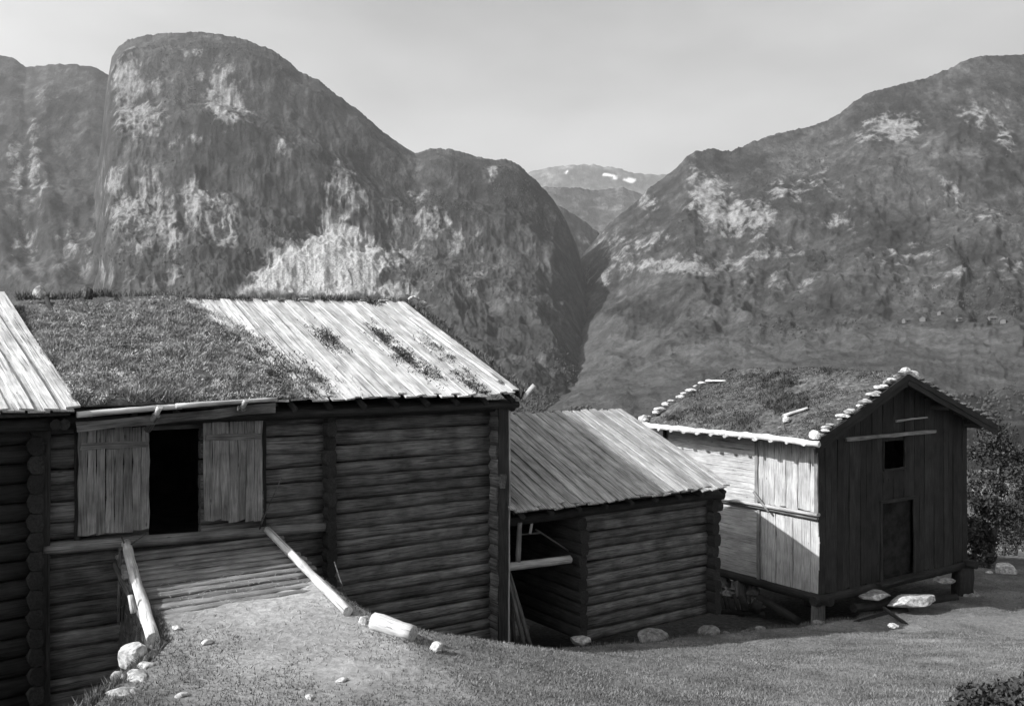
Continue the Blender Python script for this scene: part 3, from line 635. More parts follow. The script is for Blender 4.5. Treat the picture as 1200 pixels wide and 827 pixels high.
tag(log('stake', Vector(((157-CX)/F*11.6, 11.6, (CY-718)/F*11.6)), Vector(((153-CX)/F*11.7, 11.7, (CY-697)/F*11.7)), .04, .02, M['pale'], None, segs=3), 'short split stake standing against the left pole', 'stake')
# stones shoring up the left edge
def ray(px, py, Y): return Vector(((px-CX)/F*Y, Y, (CY-py)/F*Y))
lab = ['pale boulder at the foot of the left ramp pole, topmost of the pile', 'small pale stone tucked under the tallest boulder of the ramp pile', 'flat pale stone midway down the pile beside the ramp',
       'round grey stone lowest in the pile at the bottom left', 'dark stone on the grass side of the ramp pile', 'grey stone on the outer side of the ramp pile', 'mossy stone between the two lowest stones of the ramp pile']
def hit(px, py):
    for Y in np.arange(6, 60, .03):
        if (CY-py)/F*Y < float(ground_h((px-CX)/F*Y, Y)): break
    return ray(px, py, Y)
for i, (px, py, s, mt) in enumerate([(155, 770, (.19, .17, .2), 'palestone'), (170, 782, (.12, .1, .09), 'palestone'), (160, 796, (.2, .13, .1), 'palestone'), (141, 815, (.16, .14, .11), 'palestone'),
        (178, 770, (.1, .1, .1), 'stone'), (141, 797, (.12, .1, .12), 'stone'), (160, 814, (.13, .1, .09), 'stone')]):
    Y = hit(px+45, py).y; stone('boulder', ray(px, py, Y), s, M[mt], 3+i, i*1.1, label=lab[i], cat='stone')
# sawn log, stones by the barn wall
ha, hb = hit(438, 736)+Vector((0, 0, .1)), hit(484, 752)+Vector((0, 0, .1))
o = log('sawn_log', ha, hb, .12, .12, M['pale'], None, taper=.93, wob=.07, segs=6)
tag(o, 'short thick barked log lying on the bank below the right pole', 'log')
def gstone(px, Y, s, mt, seed, lab, sink=.3, group=None, name='boulder'):
    X = (px-CX)/F*Y; z = float(ground_h(X, Y)); return stone(name, (X, Y, z+s[2]*sink), s, M[mt], seed, seed*1.3, label=lab, cat='stone', group=group)
gstone(425, hit(425, 730).y, (.07, .07, .08), 'palestone', 21, 'small pale stone between the right pole and the sawn log')
gstone(512, hit(512, 763).y, (.10, .09, .09), 'palestone', 22, 'small white stone on the grass right of the sawn log')
for i, (px, Y, s, l) in enumerate([(242, 11, .07, 'little pale stone on the trodden earth nearest the left pole'), (207, 11.3, .06, 'flat pale chip of stone beside the left ramp pole'), (215, 9.6, .06, 'long pale stone lying in the grass of the lower ramp'),
                                 (363, 9.7, .05, 'tiny white stone in the grass below the right pole'), (400, 10.2, .05, 'small white stone on the bank below the sawn log')]):
    gstone(px, Y, (s*1.5, s, s*.6), 'palestone', 30+i, l)
stone('foundation_stone', ray(577, 757, 17.3), (.38, .3, .16), M['stone'], 41, .5, label='flat slab under the right front corner of the big barn', cat='stone')
stone('foundation_stone', ray(680, 750, 18.35), (.24, .25, .12), M['palestone'], 42, .5, label='pale flat stone under the left front corner of the shed', cat='stone')
stone('foundation_stone', ray(762, 748, 19.2), (.42, .25, .2), M['stone'], 43, .6, label='large grey boulder under the middle of the shed wall', cat='stone')
stone('foundation_stone', ray(831, 743, 20.4), (.27, .3, .2), M['stone'], 44, .2, label='rounded stone under the right front corner of the shed', cat='stone')

# ================================================================== shed
shed = thing('log_shed', 'low log shed with an open bay, its board roof crossed by the barn shadow', 'shed', W(3.5, -3, -6))
SWE, SWR, SZE, SZR = .46, -3.35, -3.08, -1.52
def sroof(t, w, dz=0): return W(t, w, SZE+(SZR-SZE)*(w-SWE)/(SWR-SWE)+dz)
NS = (sroof(0, -1)-sroof(0, 0)).cross(TD); NS = NS if NS.z > 0 else -NS; NS.normalize()
roofboards(shed, .08, 5.95, .30, SWE, SWR, sroof, NS, M['shedboard'], .26, .18, up=.032)
sb_ = lambda t, w, dz=0: W(t, w, SZR+(SZE-SZR)*(w-SWR)/(-7.1-SWR)+dz)
roofboards(shed, .08, 5.95, .5, SWR, -7.1, sb_, Vector((-NS.x, -NS.y, NS.z)), M['shedboard'], .46, .2)
quadslab('roof_deck', [sroof(.1, .35, -.03), sroof(5.9, .35, -.03), sroof(5.9, SWR, -.03), sroof(.1, SWR, -.03)], .04, M['logdark'], shed)
ST0 = pw(676, 700, 0)[0]; ST1 = pw(838, 700, 0)[0]
logwall(shed, ST0, ST1-.05, -6.05, -3.3, .225, M['log'], wc=-.12, jit=.02)
sidewall(shed, ST0+.03, .2, -6.6, -5.9, -3.4, .26, M['logdark'], r=.12, gable=(-3.35, -1.6, 0))
sidewall(shed, ST1-.15, .2, -6.6, -6.0, -3.4, .26, M['logdark'], r=.12, gable=(-3.35, -1.6, 0))
logwall(shed, 0, ST1, -6.05, -3.3, .27, M['logdark'], wc=-6.5)
for i in range(4): log('log_end', W(ST1-.15, -.12, -3.35-.26*i), W(ST1+.36-.07*i, -.12, -3.33-.26*i), .12, .13, M['logdark'], shed, segs=2, sq=.3)
log('wall_plate', W(.1, .0, -3.32), W(ST1+.15, .0, -3.3), .09, .1, M['logdark'], shed, segs=8)
for t in np.arange(.3, 6, .7): log('rafter', W(t, .4, SZE-.1), W(t, -3.35, SZR-.1), .05, .05, M['logdark'], shed, segs=2)
a, b = pw(589, 664, .12), pw(668, 655, .12)
log('rail', W(a[0]-.1, .12, a[1]), W(b[0], .12, b[1]), .085, .085, M['panel'], shed)
a, b = pw(609, 612, .1), pw(607, 660, .1); log('post', W(b[0], .1, b[1]), W(a[0], .1, a[1]), .055, .055, M['door'], shed)
a, b = pw(622, 611, .0), pw(621, 625, .0); log('peg', W(b[0], 0, b[1]), W(a[0]+.03, .0, a[1]), .03, .03, M['panel'], shed, segs=2)
a, b = pw(610, 626, -.1), pw(634, 624, -.1); log('batten', W(a[0], -.1, a[1]), W(b[0], -.1, b[1]), .02, .02, M['log'], shed, segs=2)
a, b = pw(628, 620, -.2), pw(666, 645, -.2); log('brace', W(a[0], -.2, a[1]), W(b[0], -.2, b[1]), .02, .02, M['log'], shed, segs=3)
o = log('post', W(.32, .05, -5.75), W(.18, .05, -4.2), .05, .05, M['log'], shed)
for (x0, y0, x1, y1), l in (((619, 760, 597, 672), 'leaning pole in the open bay of the shed, the outer of two'), ((611, 758, 595, 676), 'leaning pole in the open bay of the shed, nearest the barn corner')):
    a, b = pw(x0, y0, .18), pw(x1, y1, .15); tag(log('leaning_pole', W(a[0], .3, a[1]), W(b[0], .15, b[1]), .045, .045, M['log'], None), l, 'pole')
stone('foundation_stone', W(1.15, -1.3, -6.0), (.5, .4, .3), M['stone'], 47, .2, label='dark boulder inside the open bay of the shed', cat='stone')

# ================================================================== storehouse on posts
st = thing('storehouse', 'two storey boarded storehouse raised on stones, with turf roof edged by white stones', 'storehouse', W(13, -3, -7))
A0, A1, B1 = 9.8, 16.75, -5.6                             # gable along t, depth back along -w
ZB, ZM, ZT = -6.22, -4.14, -2.32
TR, ZA = 12.9, -.62; TL, TRt, ZL, ZRt = 9.0, 17.45, -2.24, -2.2
def stl(t, w, dz=0): return W(t, w, ZL+(ZA-ZL)*(t-TL)/(TR-TL)+dz)
def strt(t, w, dz=0): return W(t, w, ZRt+(ZA-ZRt)*(t-TRt)/(TR-TRt)+dz)
def roofz(t): return (stl(t, 0) if t < TR else strt(t, 0)).z
WF, WB = .52, -6.0
def vboards(wallpt, a0, a1, z0, z1, wd, nrm, mat, parent, topf=None, name='wall_board', holes=()):
    n = max(1, round((a1-a0)/wd)); p = (a1-a0)/n
    for i in range(n):
        a = a0+p*(i+.5); zt = topf(a) if topf else z1; spans = [(z0+random.uniform(-.04, .03), zt)]
        for h0, h1, hz0, hz1 in holes:
            if h0 < a < h1:
                ns_ = []
                for q0, q1 in spans:
                    if q0 < hz0 < q1: ns_.append((q0, hz0))
                    if q0 < hz1 < q1: ns_.append((hz1, q1))
                    if q1 <= hz0 or q0 >= hz1: ns_.append((q0, q1))
                spans = ns_
        for q0, q1 in spans:
            if q1-q0 > .08: board(name, wallpt(a, q0, (i % 2)*.012), wallpt(a, q1, (i % 2)*.012), p*.97, .03, nrm, mat, parent)
def gp(a, z, d=0): return W(a, -.03+d, z)
wt, wz1 = pw(1035, 517, 0); wt1, wz0 = pw(1060, 547, 0); dt0, dz1 = pw(1032, 590, 0); dt1, dz0 = pw(1071, 673, 0)
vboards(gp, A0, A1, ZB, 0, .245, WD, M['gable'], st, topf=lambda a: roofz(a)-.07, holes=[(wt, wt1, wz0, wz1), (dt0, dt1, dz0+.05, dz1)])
# left wall: upper storey
def lp(w, z, d=0): return W(A0-.02-d, w, z)
LN = -TD
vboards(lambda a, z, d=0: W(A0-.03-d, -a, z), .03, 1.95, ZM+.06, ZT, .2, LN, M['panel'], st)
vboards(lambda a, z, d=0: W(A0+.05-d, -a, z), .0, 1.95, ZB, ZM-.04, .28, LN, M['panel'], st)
for i in range(10):
    z = ZM+.10+i*.18; board('wall_plank', W(A0-.02-(i % 2)*.01, B1, z), W(A0-.02-(i % 2)*.01, -2.0, z), .175, .03, LN, M['panel'], st)
for i in range(9):
    z = ZB+.12+i*.226; board('wall_plank', W(A0+.06-(i % 2)*.012, B1, z-.03), W(A0+.06-(i % 2)*.012, -1.97, z), .222, .03, LN, M['panel'], st)
for wv in (-1.97, -.02): board('corner_post', W(A0-.06, wv, ZM-.02), W(A0-.06, wv, ZT+.02), .1, .05, LN, M['door'], st)
board('corner_post', W(A0+.02, -1.97, ZB), W(A0+.02, -1.97, ZM), .1, .05, LN, M['door'], st)
log('post', W(A0-.1, B1+.05, ZM-.2), W(A0-.1, B1+.05, ZT+.05), .06, .06, M['logdark'], st)
log('ledge', W(A0-.09, B1, ZM), W(A0-.09, .05, ZM), .08, .05, M['panel'], st, sq=.4)
log('ledge', W(A0-.05, B1, ZM-.1), W(A0-.05, .0, ZM-.1), .05, .04, M['door'], st, sq=.4)
a, b = pt(883, 576, A0-.15), pt(901, 600, A0-.15); log('brace', W(A0-.15, a[0], a[1]), W(A0-.15, b[0], b[1]), .035, .035, M['door'], st, segs=3)
# other walls, base beams, floor
for i in range(15):
    z = ZB+.14+i*.26
    log('log', W(A1-.12, 0-.15, z), W(A1-.12, B1, z), .1, .14, M['logdark'], st, sq=.15, segs=3)
    log('log', W(A0+.1, B1, z), W(A1-.1, B1, z), .1, .14, M['logdark'], st, sq=.15, segs=3)
quadslab('floor', [W(A0+.1, -.1, ZB+.05), W(A1-.1, -.1, ZB+.05), W(A1-.1, B1, ZB+.05), W(A0+.1, B1, ZB+.05)], .08, M['interior'], st)
quadslab('floor', [W(A0+.1, -.1, ZM), W(A1-.1, -.1, ZM), W(A1-.1, B1+.1, ZM), W(A0+.1, B1+.1, ZM)], .08, M['interior'], st)
log('base_beam', W(A0+.03, .35, ZB-.08), W(A0+.03, B1-.2, ZB-.08), .12, .12, M['logdark'], st, sq=.3, segs=8)
log('base_beam', W(A0-.2, -.02, ZB-.12), W(A1+.25, -.02, ZB-.12), .12, .12, M['logdark'], st, sq=.3, segs=8)
log('base_beam', W(A1-.1, .35, ZB-.05), W(A1-.1, B1-.2, ZB-.05), .12, .12, M['logdark'], st, sq=.3, segs=4)
for t_, w_, r in ((A0+.1, -.1, .17), (A1-.12, -.05, .3), (A0+.1, B1+.3, .17), (A1-.2, B1+.2, .2), (13.2, B1+.2, .2), (13.0, -2.6, .3), (A0+.1, -2.7, .16)):
    g = float(ground_h(*W(t_, w_, 0)[:2])); log('pillar', W(t_, w_, g-.1), W(t_, w_, ZB-.16), r, r, M['logdark'] if r > .28 else M['log'], st, sq=.3, segs=3)
stone('pillar_stone', W(A0+.05, .05, -7.0), (.3, .28, .17), M['stone'], 51, parent=st)
stone('pillar_stone', W(A1-.1, .05, -7.25), (.4, .35, .2), M['stone'], 52, parent=st)
board('backing_wall', W(A0+.2, -1.2, -4.2), W(A1-.2, -1.2, -4.2), 3.9, .05, WD, M['interior'], st)
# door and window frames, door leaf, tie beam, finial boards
board('door', W((dt0+dt1)/2, -.16, dz0+.03), W((dt0+dt1)/2, -.16, dz1), dt1-dt0+.05, .04, WD, M['interior'], st)  # near-black leaf, its colour standing in for a shaded opening
for t_ in (dt0, dt1): board('door_frame', W(t_, .0, dz0), W(t_, .0, dz1+.05), .09, .04, WD, M['gable'], st)
board('door_frame', W(dt0-.05, .005, dz1+.04), W(dt1+.05, .005, dz1+.04), .09, .04, WD, M['gable'], st)
for t_ in (wt, wt1): board('window_frame', W(t_, .0, wz0), W(t_, .0, wz1), .05, .03, WD, M['gable'], st)
board('window_frame', W(wt-.03, .005, wz0-.02), W(wt1+.03, .005, wz0-.02), .06, .035, WD, M['gable'], st)
board('doorstep', W(dt0-.3, .12, dz0-.02), W(dt1+.3, .12, dz0-.02), .22, .06, UP, M['gable'], st)
a, b = pw(992, 515, .08), pw(1097, 505, .08); board('tie_beam', W(a[0], .03, a[1]), W(b[0], .03, b[1]), .09, .06, WD, M['door'], st)
a, b = pw(1050, 493, .06), pw(1087, 489, .06); board('batten', W(a[0], .03, a[1]), W(b[0], .03, b[1]), .05, .04, WD, M['panel'], st)
for k in range(2):                                        # barge boards, doubled
    board('barge_board', stl(TL-.05, WF-.02*k, -.02-.15*k), stl(TR, WF-.02*k, -.02-.15*k), .15, .035, WD, M['gable'], st)
    board('barge_board', strt(TRt+.05, WF-.02*k, -.02-.15*k), strt(TR, WF-.02*k, -.02-.15*k), .15, .035, WD, M['gable'], st)
for t_, f_ in ((A0+.1, stl), (11.4, stl), (TR, stl), (14.9, strt), (A1-.1, strt)): log('purlin', f_(t_, WF-.03, -.22), f_(t_, WB+.1, -.22), .09, .09, M['logdark'], st, segs=3)
q = quadslab('roof_deck', [stl(TL, WF, .0), stl(TR, WF, 0), stl(TR, WB, 0), stl(TL, WB, 0)], .05, M['logdark'], st)
q = quadslab('roof_deck', [strt(TR, WF, 0), strt(TRt, WF, 0), strt(TRt, WB, 0), strt(TR, WB, 0)], .05, M['logdark'], st)
def stf(u, v):
    t = TL+.06+(TRt-TL-.12)*u; s = (stl if t < TR else strt)(t, WF-.1+(WB-WF+.2)*v, .01); s.z -= .06*math.exp(-((t-TR)/.4)**2); return s
top = turfpatch('turf', st, stf, 90, 60, .17, 81, M['soil_and_shade'], bulge=.08)
P = scatter_top(top, 60000, 5); k = fbm(P[:, 0]*1.6, P[:, 1]*1.6, 171, 4); P = P[rng.random(len(P)) < .6+k*1.5]
M['turf2'] = mottled('dark_turf_grass', [(.35, .02), (.5, .07), (.66, .15)], 2.2, bump=0, scale2=15., stops2=[(.35, .5), (.65, 1.)])
tag(blades('roof_grass', P, .03+.10*sstep(-.1, .5, fbm(P[:, 0]*.9, P[:, 1]*.9, 73, 4)), .024, M['turf2'], st, 1.5), kind='stuff')
log('turf_log', W(TL-.03, WB-.05, ZL+.05), W(TL-.03, -2.4, ZL+.04), .065, .085, M['pale'], st, segs=16, wob=.3, bend=.01)
log('turf_log', W(TL-.02, -2.6, ZL+.03), W(TL-.03, WF+.12, ZL-.0), .065, .08, M['pale'], st, segs=14, wob=.3, bend=.01)
for wv in np.arange(-5.5, .3, .52): log('bark_end', W(TL-.11, wv, ZL-.04), W(TL+.1, wv+.03, ZL+.0), random.uniform(.04, .1), .035, M['panel'], st, segs=2)
# stones along both verges
def vstone(t, w, f, s, seed, lab, grp, mt='palestone'):
    p = f(t, w, .15); stone('roof_stone', p, s, M[mt], seed, seed*1.7, label=lab, cat='stone', group=grp, sub=2)
i = 0
for t in np.arange(TL+.15, TR-.1, .2):
    r = random.uniform(.06, .15); vstone(t+random.uniform(-.06, .06), WF-.06+random.uniform(-.09, .07), stl, (r*1.6, r, r*.5), 100+i, 'pale stone in the row up the sunny front verge of the turf roof', 'front verge stones of the storehouse roof', 'palestone' if i % 3 else 'stone'); i += 1
for t in (TR-.02, TR+.3): vstone(t, WF-.05, stl if t < TR else strt, (.17, .15, .13), 100+i, 'white stone at the peak of the storehouse gable, %s' % ('left of two' if t < TR else 'right of two'), None); i += 1
for t in np.arange(TR+.75, TRt, .36):
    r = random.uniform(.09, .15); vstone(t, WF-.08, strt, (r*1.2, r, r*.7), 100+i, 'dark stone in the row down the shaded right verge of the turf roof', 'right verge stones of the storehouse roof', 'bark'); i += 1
for t in np.arange(TL+.1, TR-.9, .26):
    r = random.uniform(.06, .15); vstone(t+random.uniform(-.05, .05), WB+.1+random.uniform(-.1, .1), stl, (r*1.6, r, r*.6), 100+i, 'pale stone in the broken row along the rear verge of the turf roof', 'rear verge stones of the storehouse roof'); i += 1
vstone(TL+.1, WF-.1, stl, (.17, .16, .15), 151, 'round stone on the near lower corner of the storehouse turf', None)
vstone(TL+.12, WB+.15, stl, (.2, .2, .15), 152, 'round pale stone on the far lower corner of the storehouse turf', None)
def on_store(px, py):
    dr = Vector(((px-CX)/F, 1, (CY-py)/F)); n_ = (stl(0, -1)-stl(0, 0)).cross(stl(1, 0)-stl(0, 0)); s = n_.dot(stl(0, 0, .22))/n_.dot(dr); return dr*s
tag(log('loose_board', on_store(918, 487), on_store(946, 478), .09, .035, M['pale'], None, sq=.5, segs=4), 'short white board lying on the storehouse turf', 'board')
stone('roof_stone', on_store(921, 492), (.12, .11, .1), M['palestone'], 153, label='single pale stone on the turf just below the loose white board', cat='stone')
tag(log('loose_board', on_store(828, 446), on_store(852, 446), .07, .03, M['pale'], None, sq=.5, segs=4), 'thin pale stick by the rear verge of the storehouse turf', 'stick')
# under and around the storehouse
i = 0
fw = thing('dry_stone_footing', 'low dry stone footing under the left wall of the storehouse', 'stone footing', W(A0+.35, -3.8, -7.2))
for row in range(2):
    for k in range(7):
        stone('stone', W(A0+.35, -2.3-k*.5-row*.2, -6.98+row*.3-.0*k), (.28, .22, .2), M['stone'], 200+i, TH+math.pi/2, parent=fw, sub=2); i += 1
def fl(px, Y, s, mt, seed, lab, dz=0): 
    X = (px-CX)/F*Y; return stone('boulder', (X, Y, float(ground_h(X, Y))+dz), s, M[mt], seed, .5, label=lab, cat='stone')
stone('flat_stone', ray(1068, 704, 24.2), (.75, .4, .17), M['palestone'], 61, TH-.2, label='broad sunlit flat stone lying before the storehouse gable', cat='stone')
stone('flat_stone', ray(1024, 697, 24.0), (.55, .4, .12), M['stone'], 62, TH-.1, label='grey flat stone left of the broad sunlit one under the gable', cat='stone')
stone('flat_stone', ray(1105, 680, 25.6), (.35, .3, .1), M['stone'], 66, TH-.1, label='grey stone on top of the footing near the right corner of the gable', cat='stone')
stone('boulder', ray(1047, 733, 21.6), (.16, .12, .08), M['palestone'], 63, 0, label='small pale stone in the grass before the storehouse', cat='stone')
stone('boulder', ray(1178, 671, 31.0), (.42, .35, .42), M['palestone'], 64, 0, label='large upright boulder on the slope right of the storehouse', cat='stone')
stone('boulder', ray(1160, 674, 31.0), (.16, .15, .18), M['palestone'], 65, 0, label='small stone beside the large upright boulder at right', cat='stone')
for (x0, y0, x1, y1, Y0, Y1, r), l in (((985, 738, 1060, 715, 22.7, 24.3, .13), 'dark log lying slantwise under the storehouse gable'), ((1000, 712, 1120, 700, 23.6, 26.2, .12), 'long dark log lying close along the storehouse footing'), ((890, 700, 935, 727, 24.6, 23.2, .12), 'dark beam sloping down beneath the left wall of the storehouse'),
                                      ((1035, 712, 1062, 731, 23.6, 22.8, .05), 'thin dark stick leaning on the logs before the gable')):
    tag(log('fallen_log', ray(x0, y0, Y0), ray(x1, y1, Y1), r, r, M['logdark'], None), l, 'log')
rk = thing('slatted_rack', 'broken dark slatted rack lying between the shed and the storehouse', 'rack', ray(868, 722, 22.6))
log('rail', ray(842, 716, 22.5), ray(895, 719, 22.6), .06, .07, M['interior'], rk); log('rail', ray(842, 699, 22.8), ray(868, 700, 22.8), .03, .03, M['interior'], rk)
for i, (x0, x1) in enumerate(((845, 840), (851, 847), (857, 852), (864, 858), (871, 866), (876, 870))): log('slat', ray(x0+2, 716, 22.5), ray(x1+2, 696+(i % 3)*2, 22.8), .05 if i % 2 else .08, .035, M['interior'], rk, segs=2)
log('block', ray(884, 716, 22.5), ray(889, 704, 22.5), .14, .12, M['interior'], rk, segs=2)

n = 1500; t = rng.uniform(-6.7, -4.65, n); w_ = 1.3+3.2*rng.random(n)**.8; p = np.array([W(a, b, 0)[:] for a, b in zip(t, w_)]); p[:, 2] = np.maximum(ground_h(p[:, 0], p[:, 1]), np.where(w_ < 2.6, -3.02-.165*w_, -99))+.01
a = rng.random(n)*6.283; l = .03+.13*rng.random(n)**2; d = np.stack([np.cos(a)*l, np.sin(a)*l, .02+0*a], 1); q = np.stack([-np.sin(a), np.cos(a), 0*a], 1)*.0045
V = np.stack([p-d*.5-q, p-d*.5+q, p+d*.5+q*.4], 1).reshape(-1, 3)
tag(link('straw', fastmesh('straw', V, np.arange(3*n).reshape(-1, 3), M['straw'])), 'scattered hay and straw trodden over the planks and earth of the ramp', 'straw', kind='stuff')
# rubble and weeds along the foot of the walls
for i in range(26):
    t = random.uniform(-2.6, 9.6); w_ = random.uniform(.2, .75)-.04*max(t, 0); p = W(t, w_, 0); r = random.uniform(.04, .11)
    stone('rubble_stone', (p.x, p.y, float(ground_h(p.x, p.y))+r*.2), (r*1.4, r, r*.7), M['stone'], 300+i, i*.9, sub=2, label='small rubble stone in the shaded hollow at the foot of the barn and shed walls', cat='stone', group='rubble along the foot of the walls')
n = 16000; t = rng.uniform(-3.2, 17, n); w_ = np.interp(t, [-3.2, 0, 2.5, 5, 10.2, 17], [1.3, 1.1, .95, .4, .2, -.05])-.5*rng.random(n)**1.6+rng.normal(0, .06, n)
a = vn(t*1.3, t*0, 61); ok = rng.random(n) < .25+.75*(a > 0); t = t[ok]; w_ = w_[ok]; X = -.25+CT*t+ST*w_; Y = 17.5+ST*t-CT*w_
tag(blades('weeds', np.stack([X, Y, ground_h(X, Y)], 1), .085, .014, M['tuft'], lean=.9), 'ragged longer weeds along the lip of the hollow before the walls', 'weeds', kind='stuff')
n = 5000; w_ = rng.uniform(-.1, 7, n); t = -6.86-.04*w_-np.maximum(w_-3.2, 0)*.76+rng.normal(0, .05, n); X = -.25+CT*t+ST*w_; Y = 17.5+ST*t-CT*w_
tag(blades('weeds', np.stack([X, Y, ground_h(X+.1, Y)-.03], 1), .09, .014, M['tuft'], lean=1.2), 'grass fringe hanging over the left edge of the earth ramp', 'weeds', kind='stuff')
# twigs by the barn wall
def twig(name, pts, r, lab):
    root = thing(name, lab, 'twig', pts[0][0])
    for poly in pts:
        for a, b in zip(poly, poly[1:]): log('twig', a, b, r, r, M['bark'], root, segs=2, sides=5)
twig('bare_twig', [[ray(392, 658, 14.2), ray(402, 690, 13.8), ray(414, 718, 13.2)], [ray(397, 674, 14.0), ray(404, 695, 13.4), ray(415, 719, 13.1)]], .012, 'bare forked twig leaning on the barn wall right of the right pole')
twig('bare_twig', [[ray(304, 620, 14.4), ray(316, 590, 14.4), ray(330, 560, 14.5)], [ray(304, 620, 14.4), ray(309, 600, 14.3), ray(308, 575, 14.3)]], .01, 'thin twig stuck by the top of the right pole beside the door')
twig('bare_twig', [[ray(136, 650, 13.5), ray(150, 640, 13.4), ray(172, 624, 13.4)], [ray(148, 642, 13.4), ray(142, 628, 13.4)], [ray(150, 640, 13.4), ray(140, 646, 13.3)]], .012, 'short crooked twig at the top of the left pole')
# things on the barn's ridge
q = roofp(0, WR)
def ridge(px, py): 
    a = (px-CX)/F; t = (a*(17.5-CT*WR)+.25-ST*WR)/(CT-ST*a); p = W(t, WR, 0); return Vector((p.x, p.y, (CY-py)/F*p.y))
stone('roof_stone', ridge(47, 344), (.13, .12, .18), M['palestone'], 71, label='upright white stone on the turf ridge near the left barn', cat='stone')
stone('roof_stone', ridge(102, 345), (.13, .12, .17), M['bark'], 72, label='dark stump-like lump on the turf ridge right of the white stone', cat='stone')
stone('roof_stone', ridge(497, 356), (.09, .09, .09), M['palestone'], 73, label='small round pale stone on the right end of the barn ridge', cat='stone')
pts_ = [ridge(478+9*math.cos(a)+7, 358-10*math.sin(a)) for a in np.linspace(.2, 3.0, 7)]
hp = thing('bent_hoop', 'pale bent wooden hoop sticking up at the right end of the barn ridge', 'hoop', pts_[0])
for a, b in zip(pts_, pts_[1:]): log('hoop_piece', a, b, .035, .035, M['pale'], hp, segs=1, sides=6)
tag(log('loose_board', roofp(-.25, -3.2, .1), roofp(-.05, .1, .1), .06, .03, M['pale'], None, sq=.5), 'narrow pale lath lying down the right edge of the barn roof', 'lath')
tag(log('antler_hook', W(.25, .45, -.88), W(.42, .6, -.62), .03, .05, M['panel'], None, segs=3), 'pale curved hook at the right eave corner of the barn roof', 'hook')

# ================================================================== shrubs and trees
def shrub(name, lab, base, h, r, nl, seed, cat='bush', lf=.07, mat='leaf', stems=5, group=None):
    rr = np.random.default_rng(seed); root = thing(name, lab, cat, base, group); b = Vector(base)
    for i in range(stems):
        a = rr.random()*6.28; k = rr.random()*r*.55; log('stem', b, b+Vector((math.cos(a)*k, math.sin(a)*k, h*(.55+.3*rr.random()))), .03*h/2+.01, .03*h/2+.01, M['bark'], root, taper=.35, segs=4, sides=6)
    nc = 22+int(h*8); cc = np.stack([rr.normal(0, r*.5, nc), rr.normal(0, r*.5, nc), h*(.15+.8*rr.random(nc))], 1)
    cc[:, :2] *= (1.15-cc[:, 2:]/h*.75); sz = r*(.16+.2*rr.random(nc))
    k = rr.integers(0, nc, nl); d = rr.normal(0, 1, (nl, 3)); d /= np.linalg.norm(d, axis=1)[:, None]
    P = cc[k]+d*(sz[k]*rr.random(nl)**.4)[:, None]; P[:, 2] = np.maximum(P[:, 2], .02)
    u = rr.normal(0, 1, (nl, 3)); u /= np.linalg.norm(u, axis=1)[:, None]; v = np.cross(u, rr.normal(0, 1, (nl, 3))); v /= np.linalg.norm(v, axis=1)[:, None]
    s = lf*(.6+.8*rr.random(nl))[:, None]; V = np.stack([P-u*s, P+v*s*.5, P+u*s, P-v*s*.5], 1).reshape(-1, 3)
    o = link('foliage', fastmesh('foliage', V, np.arange(4*nl).reshape(-1, 4), M[mat])); o.parent = root; o.matrix_local = Matrix.Identity(4)
    tag(o, kind='stuff'); return root
def gb(px, Y, dz=-.1): X = (px-CX)/F*Y; return Vector((X, Y, float(ground_h(X, Y))+dz))
shrub('birch_bush', 'tall dark bush close behind the right corner of the storehouse', gb(1160, 33), 5.6, 1.7, 9000, 1)
shrub('birch_bush', 'dark round bush at the right edge of the picture', gb(1205, 36), 4.6, 1.8, 8000, 2)
shrub('birch_bush', 'low bush in front of the tall one right of the storehouse', gb(1143, 33), 1.9, .9, 4000, 3)
shrub('birch_bush', 'small pale bush above the upright boulder', gb(1190, 40), 3.0, 1.4, 5000, 4)
shrub('low_shrub', 'low dark shrub added to stand for a dark patch in the bottom right corner of the yard', gb(1194, 9.3), .30, .8, 16000, 6, lf=.035)  # added shrub; only a dark patch of ground is known here
shrub('low_shrub', 'nettles growing under the middle of the shed wall', gb(717, 18.75, 0), .28, .3, 1500, 8, lf=.035)

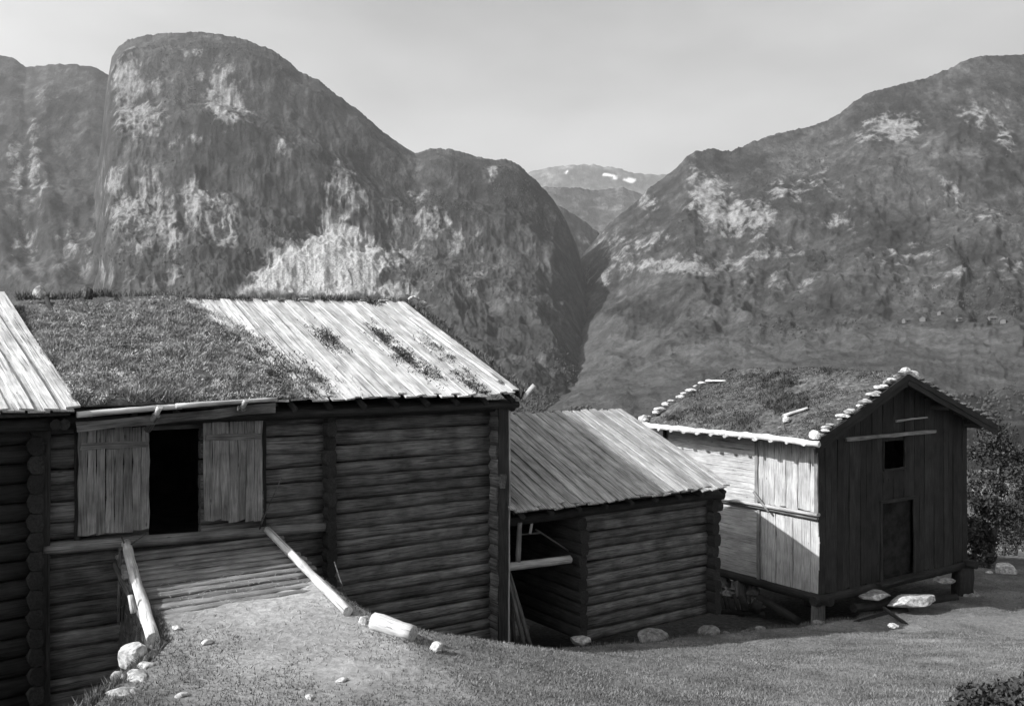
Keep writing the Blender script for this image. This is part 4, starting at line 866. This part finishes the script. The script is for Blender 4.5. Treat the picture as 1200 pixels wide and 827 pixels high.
# ================================================================== far farm on the right slope
M['wallfar'] = wood('far_wall', .08, .16, .2, 2, .2, .1, .2); M['rooffar'] = mottled('far_roof', [(.4, .05), (.6, .1)], .3, bump=0)
def farmhouse(px, py, L, D, H, yaw, lab):
    p = on_mtn(gC, px, py); p.z -= 1.0
    root = thing('farmhouse', lab, 'farmhouse', p, 'far farm buildings'); R = Matrix.Translation(p) @ Matrix.Rotation(yaw, 4, 'Z')
    l, d = L/2, D/2; v = [(-l, -d, 0), (l, -d, 0), (l, d, 0), (-l, d, 0), (-l, -d, H), (l, -d, H), (l, d, H), (-l, d, H), (-l, 0, H+D*.32), (l, 0, H+D*.32)]
    link('wall', mesh('wall', v, [(0, 1, 5, 4), (2, 3, 7, 6), (1, 2, 6, 9, 5), (3, 0, 4, 8, 7)], M['wallfar']), root, R)
    e = .7; v = []
    for s in (-1, 1):
        v += [(-l-e, s*(d+e), H-.4), (l+e, s*(d+e), H-.4), (l+e, 0, H+D*.32+.3), (-l-e, 0, H+D*.32+.3), (-l-e, s*(d+e), H-.1), (l+e, s*(d+e), H-.1), (l+e, 0, H+D*.32+.6), (-l-e, 0, H+D*.32+.6)]
    f = []
    for b in (0, 8): f += [(b, b+1, b+2, b+3), (b+4, b+5, b+6, b+7), (b, b+1, b+5, b+4), (b+1, b+2, b+6, b+5), (b+3, b, b+4, b+7)]
    link('roof', mesh('roof', v, f, M['rooffar']), root, R)
    for x in (-l*.5, l*.4): 
        q = mesh('window', [(x-1, -d-.06, 1.8), (x+1, -d-.06, 1.8), (x+1, -d-.06, 3.2), (x-1, -d-.06, 3.2), (x-1, -d+.1, 1.8), (x+1, -d+.1, 1.8), (x+1, -d+.1, 3.2), (x-1, -d+.1, 3.2)], [(0, 1, 2, 3), (0, 4, 5, 1), (3, 2, 6, 7), (0, 3, 7, 4), (1, 5, 6, 2)], M['interior']); link('window', q, root, R)
for a in ((1064, 378, 15, 8, 4.5, .2, 'longest of the tiny far farm buildings on the right slope'), (1082, 376, 9, 8, 5, .9, 'tiny far farm building between the longest one and the tall dark tree'), (1102, 369, 7, 6, 5, .5, 'small far farm building set highest, right of the tiny group'),
          (1124, 377, 6, 5, 4, .1, 'lone tiny far hut midway between the two far farms'), (1163, 374, 12, 7, 4, .1, 'low far farm building near the right edge of the slope'), (1177, 379, 7, 7, 5, .8, 'rightmost tiny pale far farm building')):
    farmhouse(*a)

# ================================================================== the air of the valley
hz = bpy.data.materials.new('valley_air'); hz.use_nodes = True; nt = hz.node_tree; nt.nodes.clear()
ou = nt.nodes.new('ShaderNodeOutputMaterial'); pv = nt.nodes.new('ShaderNodeVolumePrincipled')
pv.inputs['Color'].default_value = (.9, .9, .9, 1); pv.inputs['Density'].default_value = 6e-5; pv.inputs['Anisotropy'].default_value = .3
nt.links.new(pv.outputs[0], ou.inputs['Volume'])
X0, X1, Y0, Y1, Z0, Z1 = -15000, 15000, -6000, 20000, -400, 2600
v = [(x, y, z) for z in (Z0, Z1) for y in (Y0, Y1) for x in (X0, X1)]
tag(link('haze', mesh('haze', v, [(0, 2, 3, 1), (4, 5, 7, 6), (0, 1, 5, 4), (2, 6, 7, 3), (0, 4, 6, 2), (1, 3, 7, 5)], hz)), 'thin haze filling the valley between the mountains', 'haze', kind='stuff')
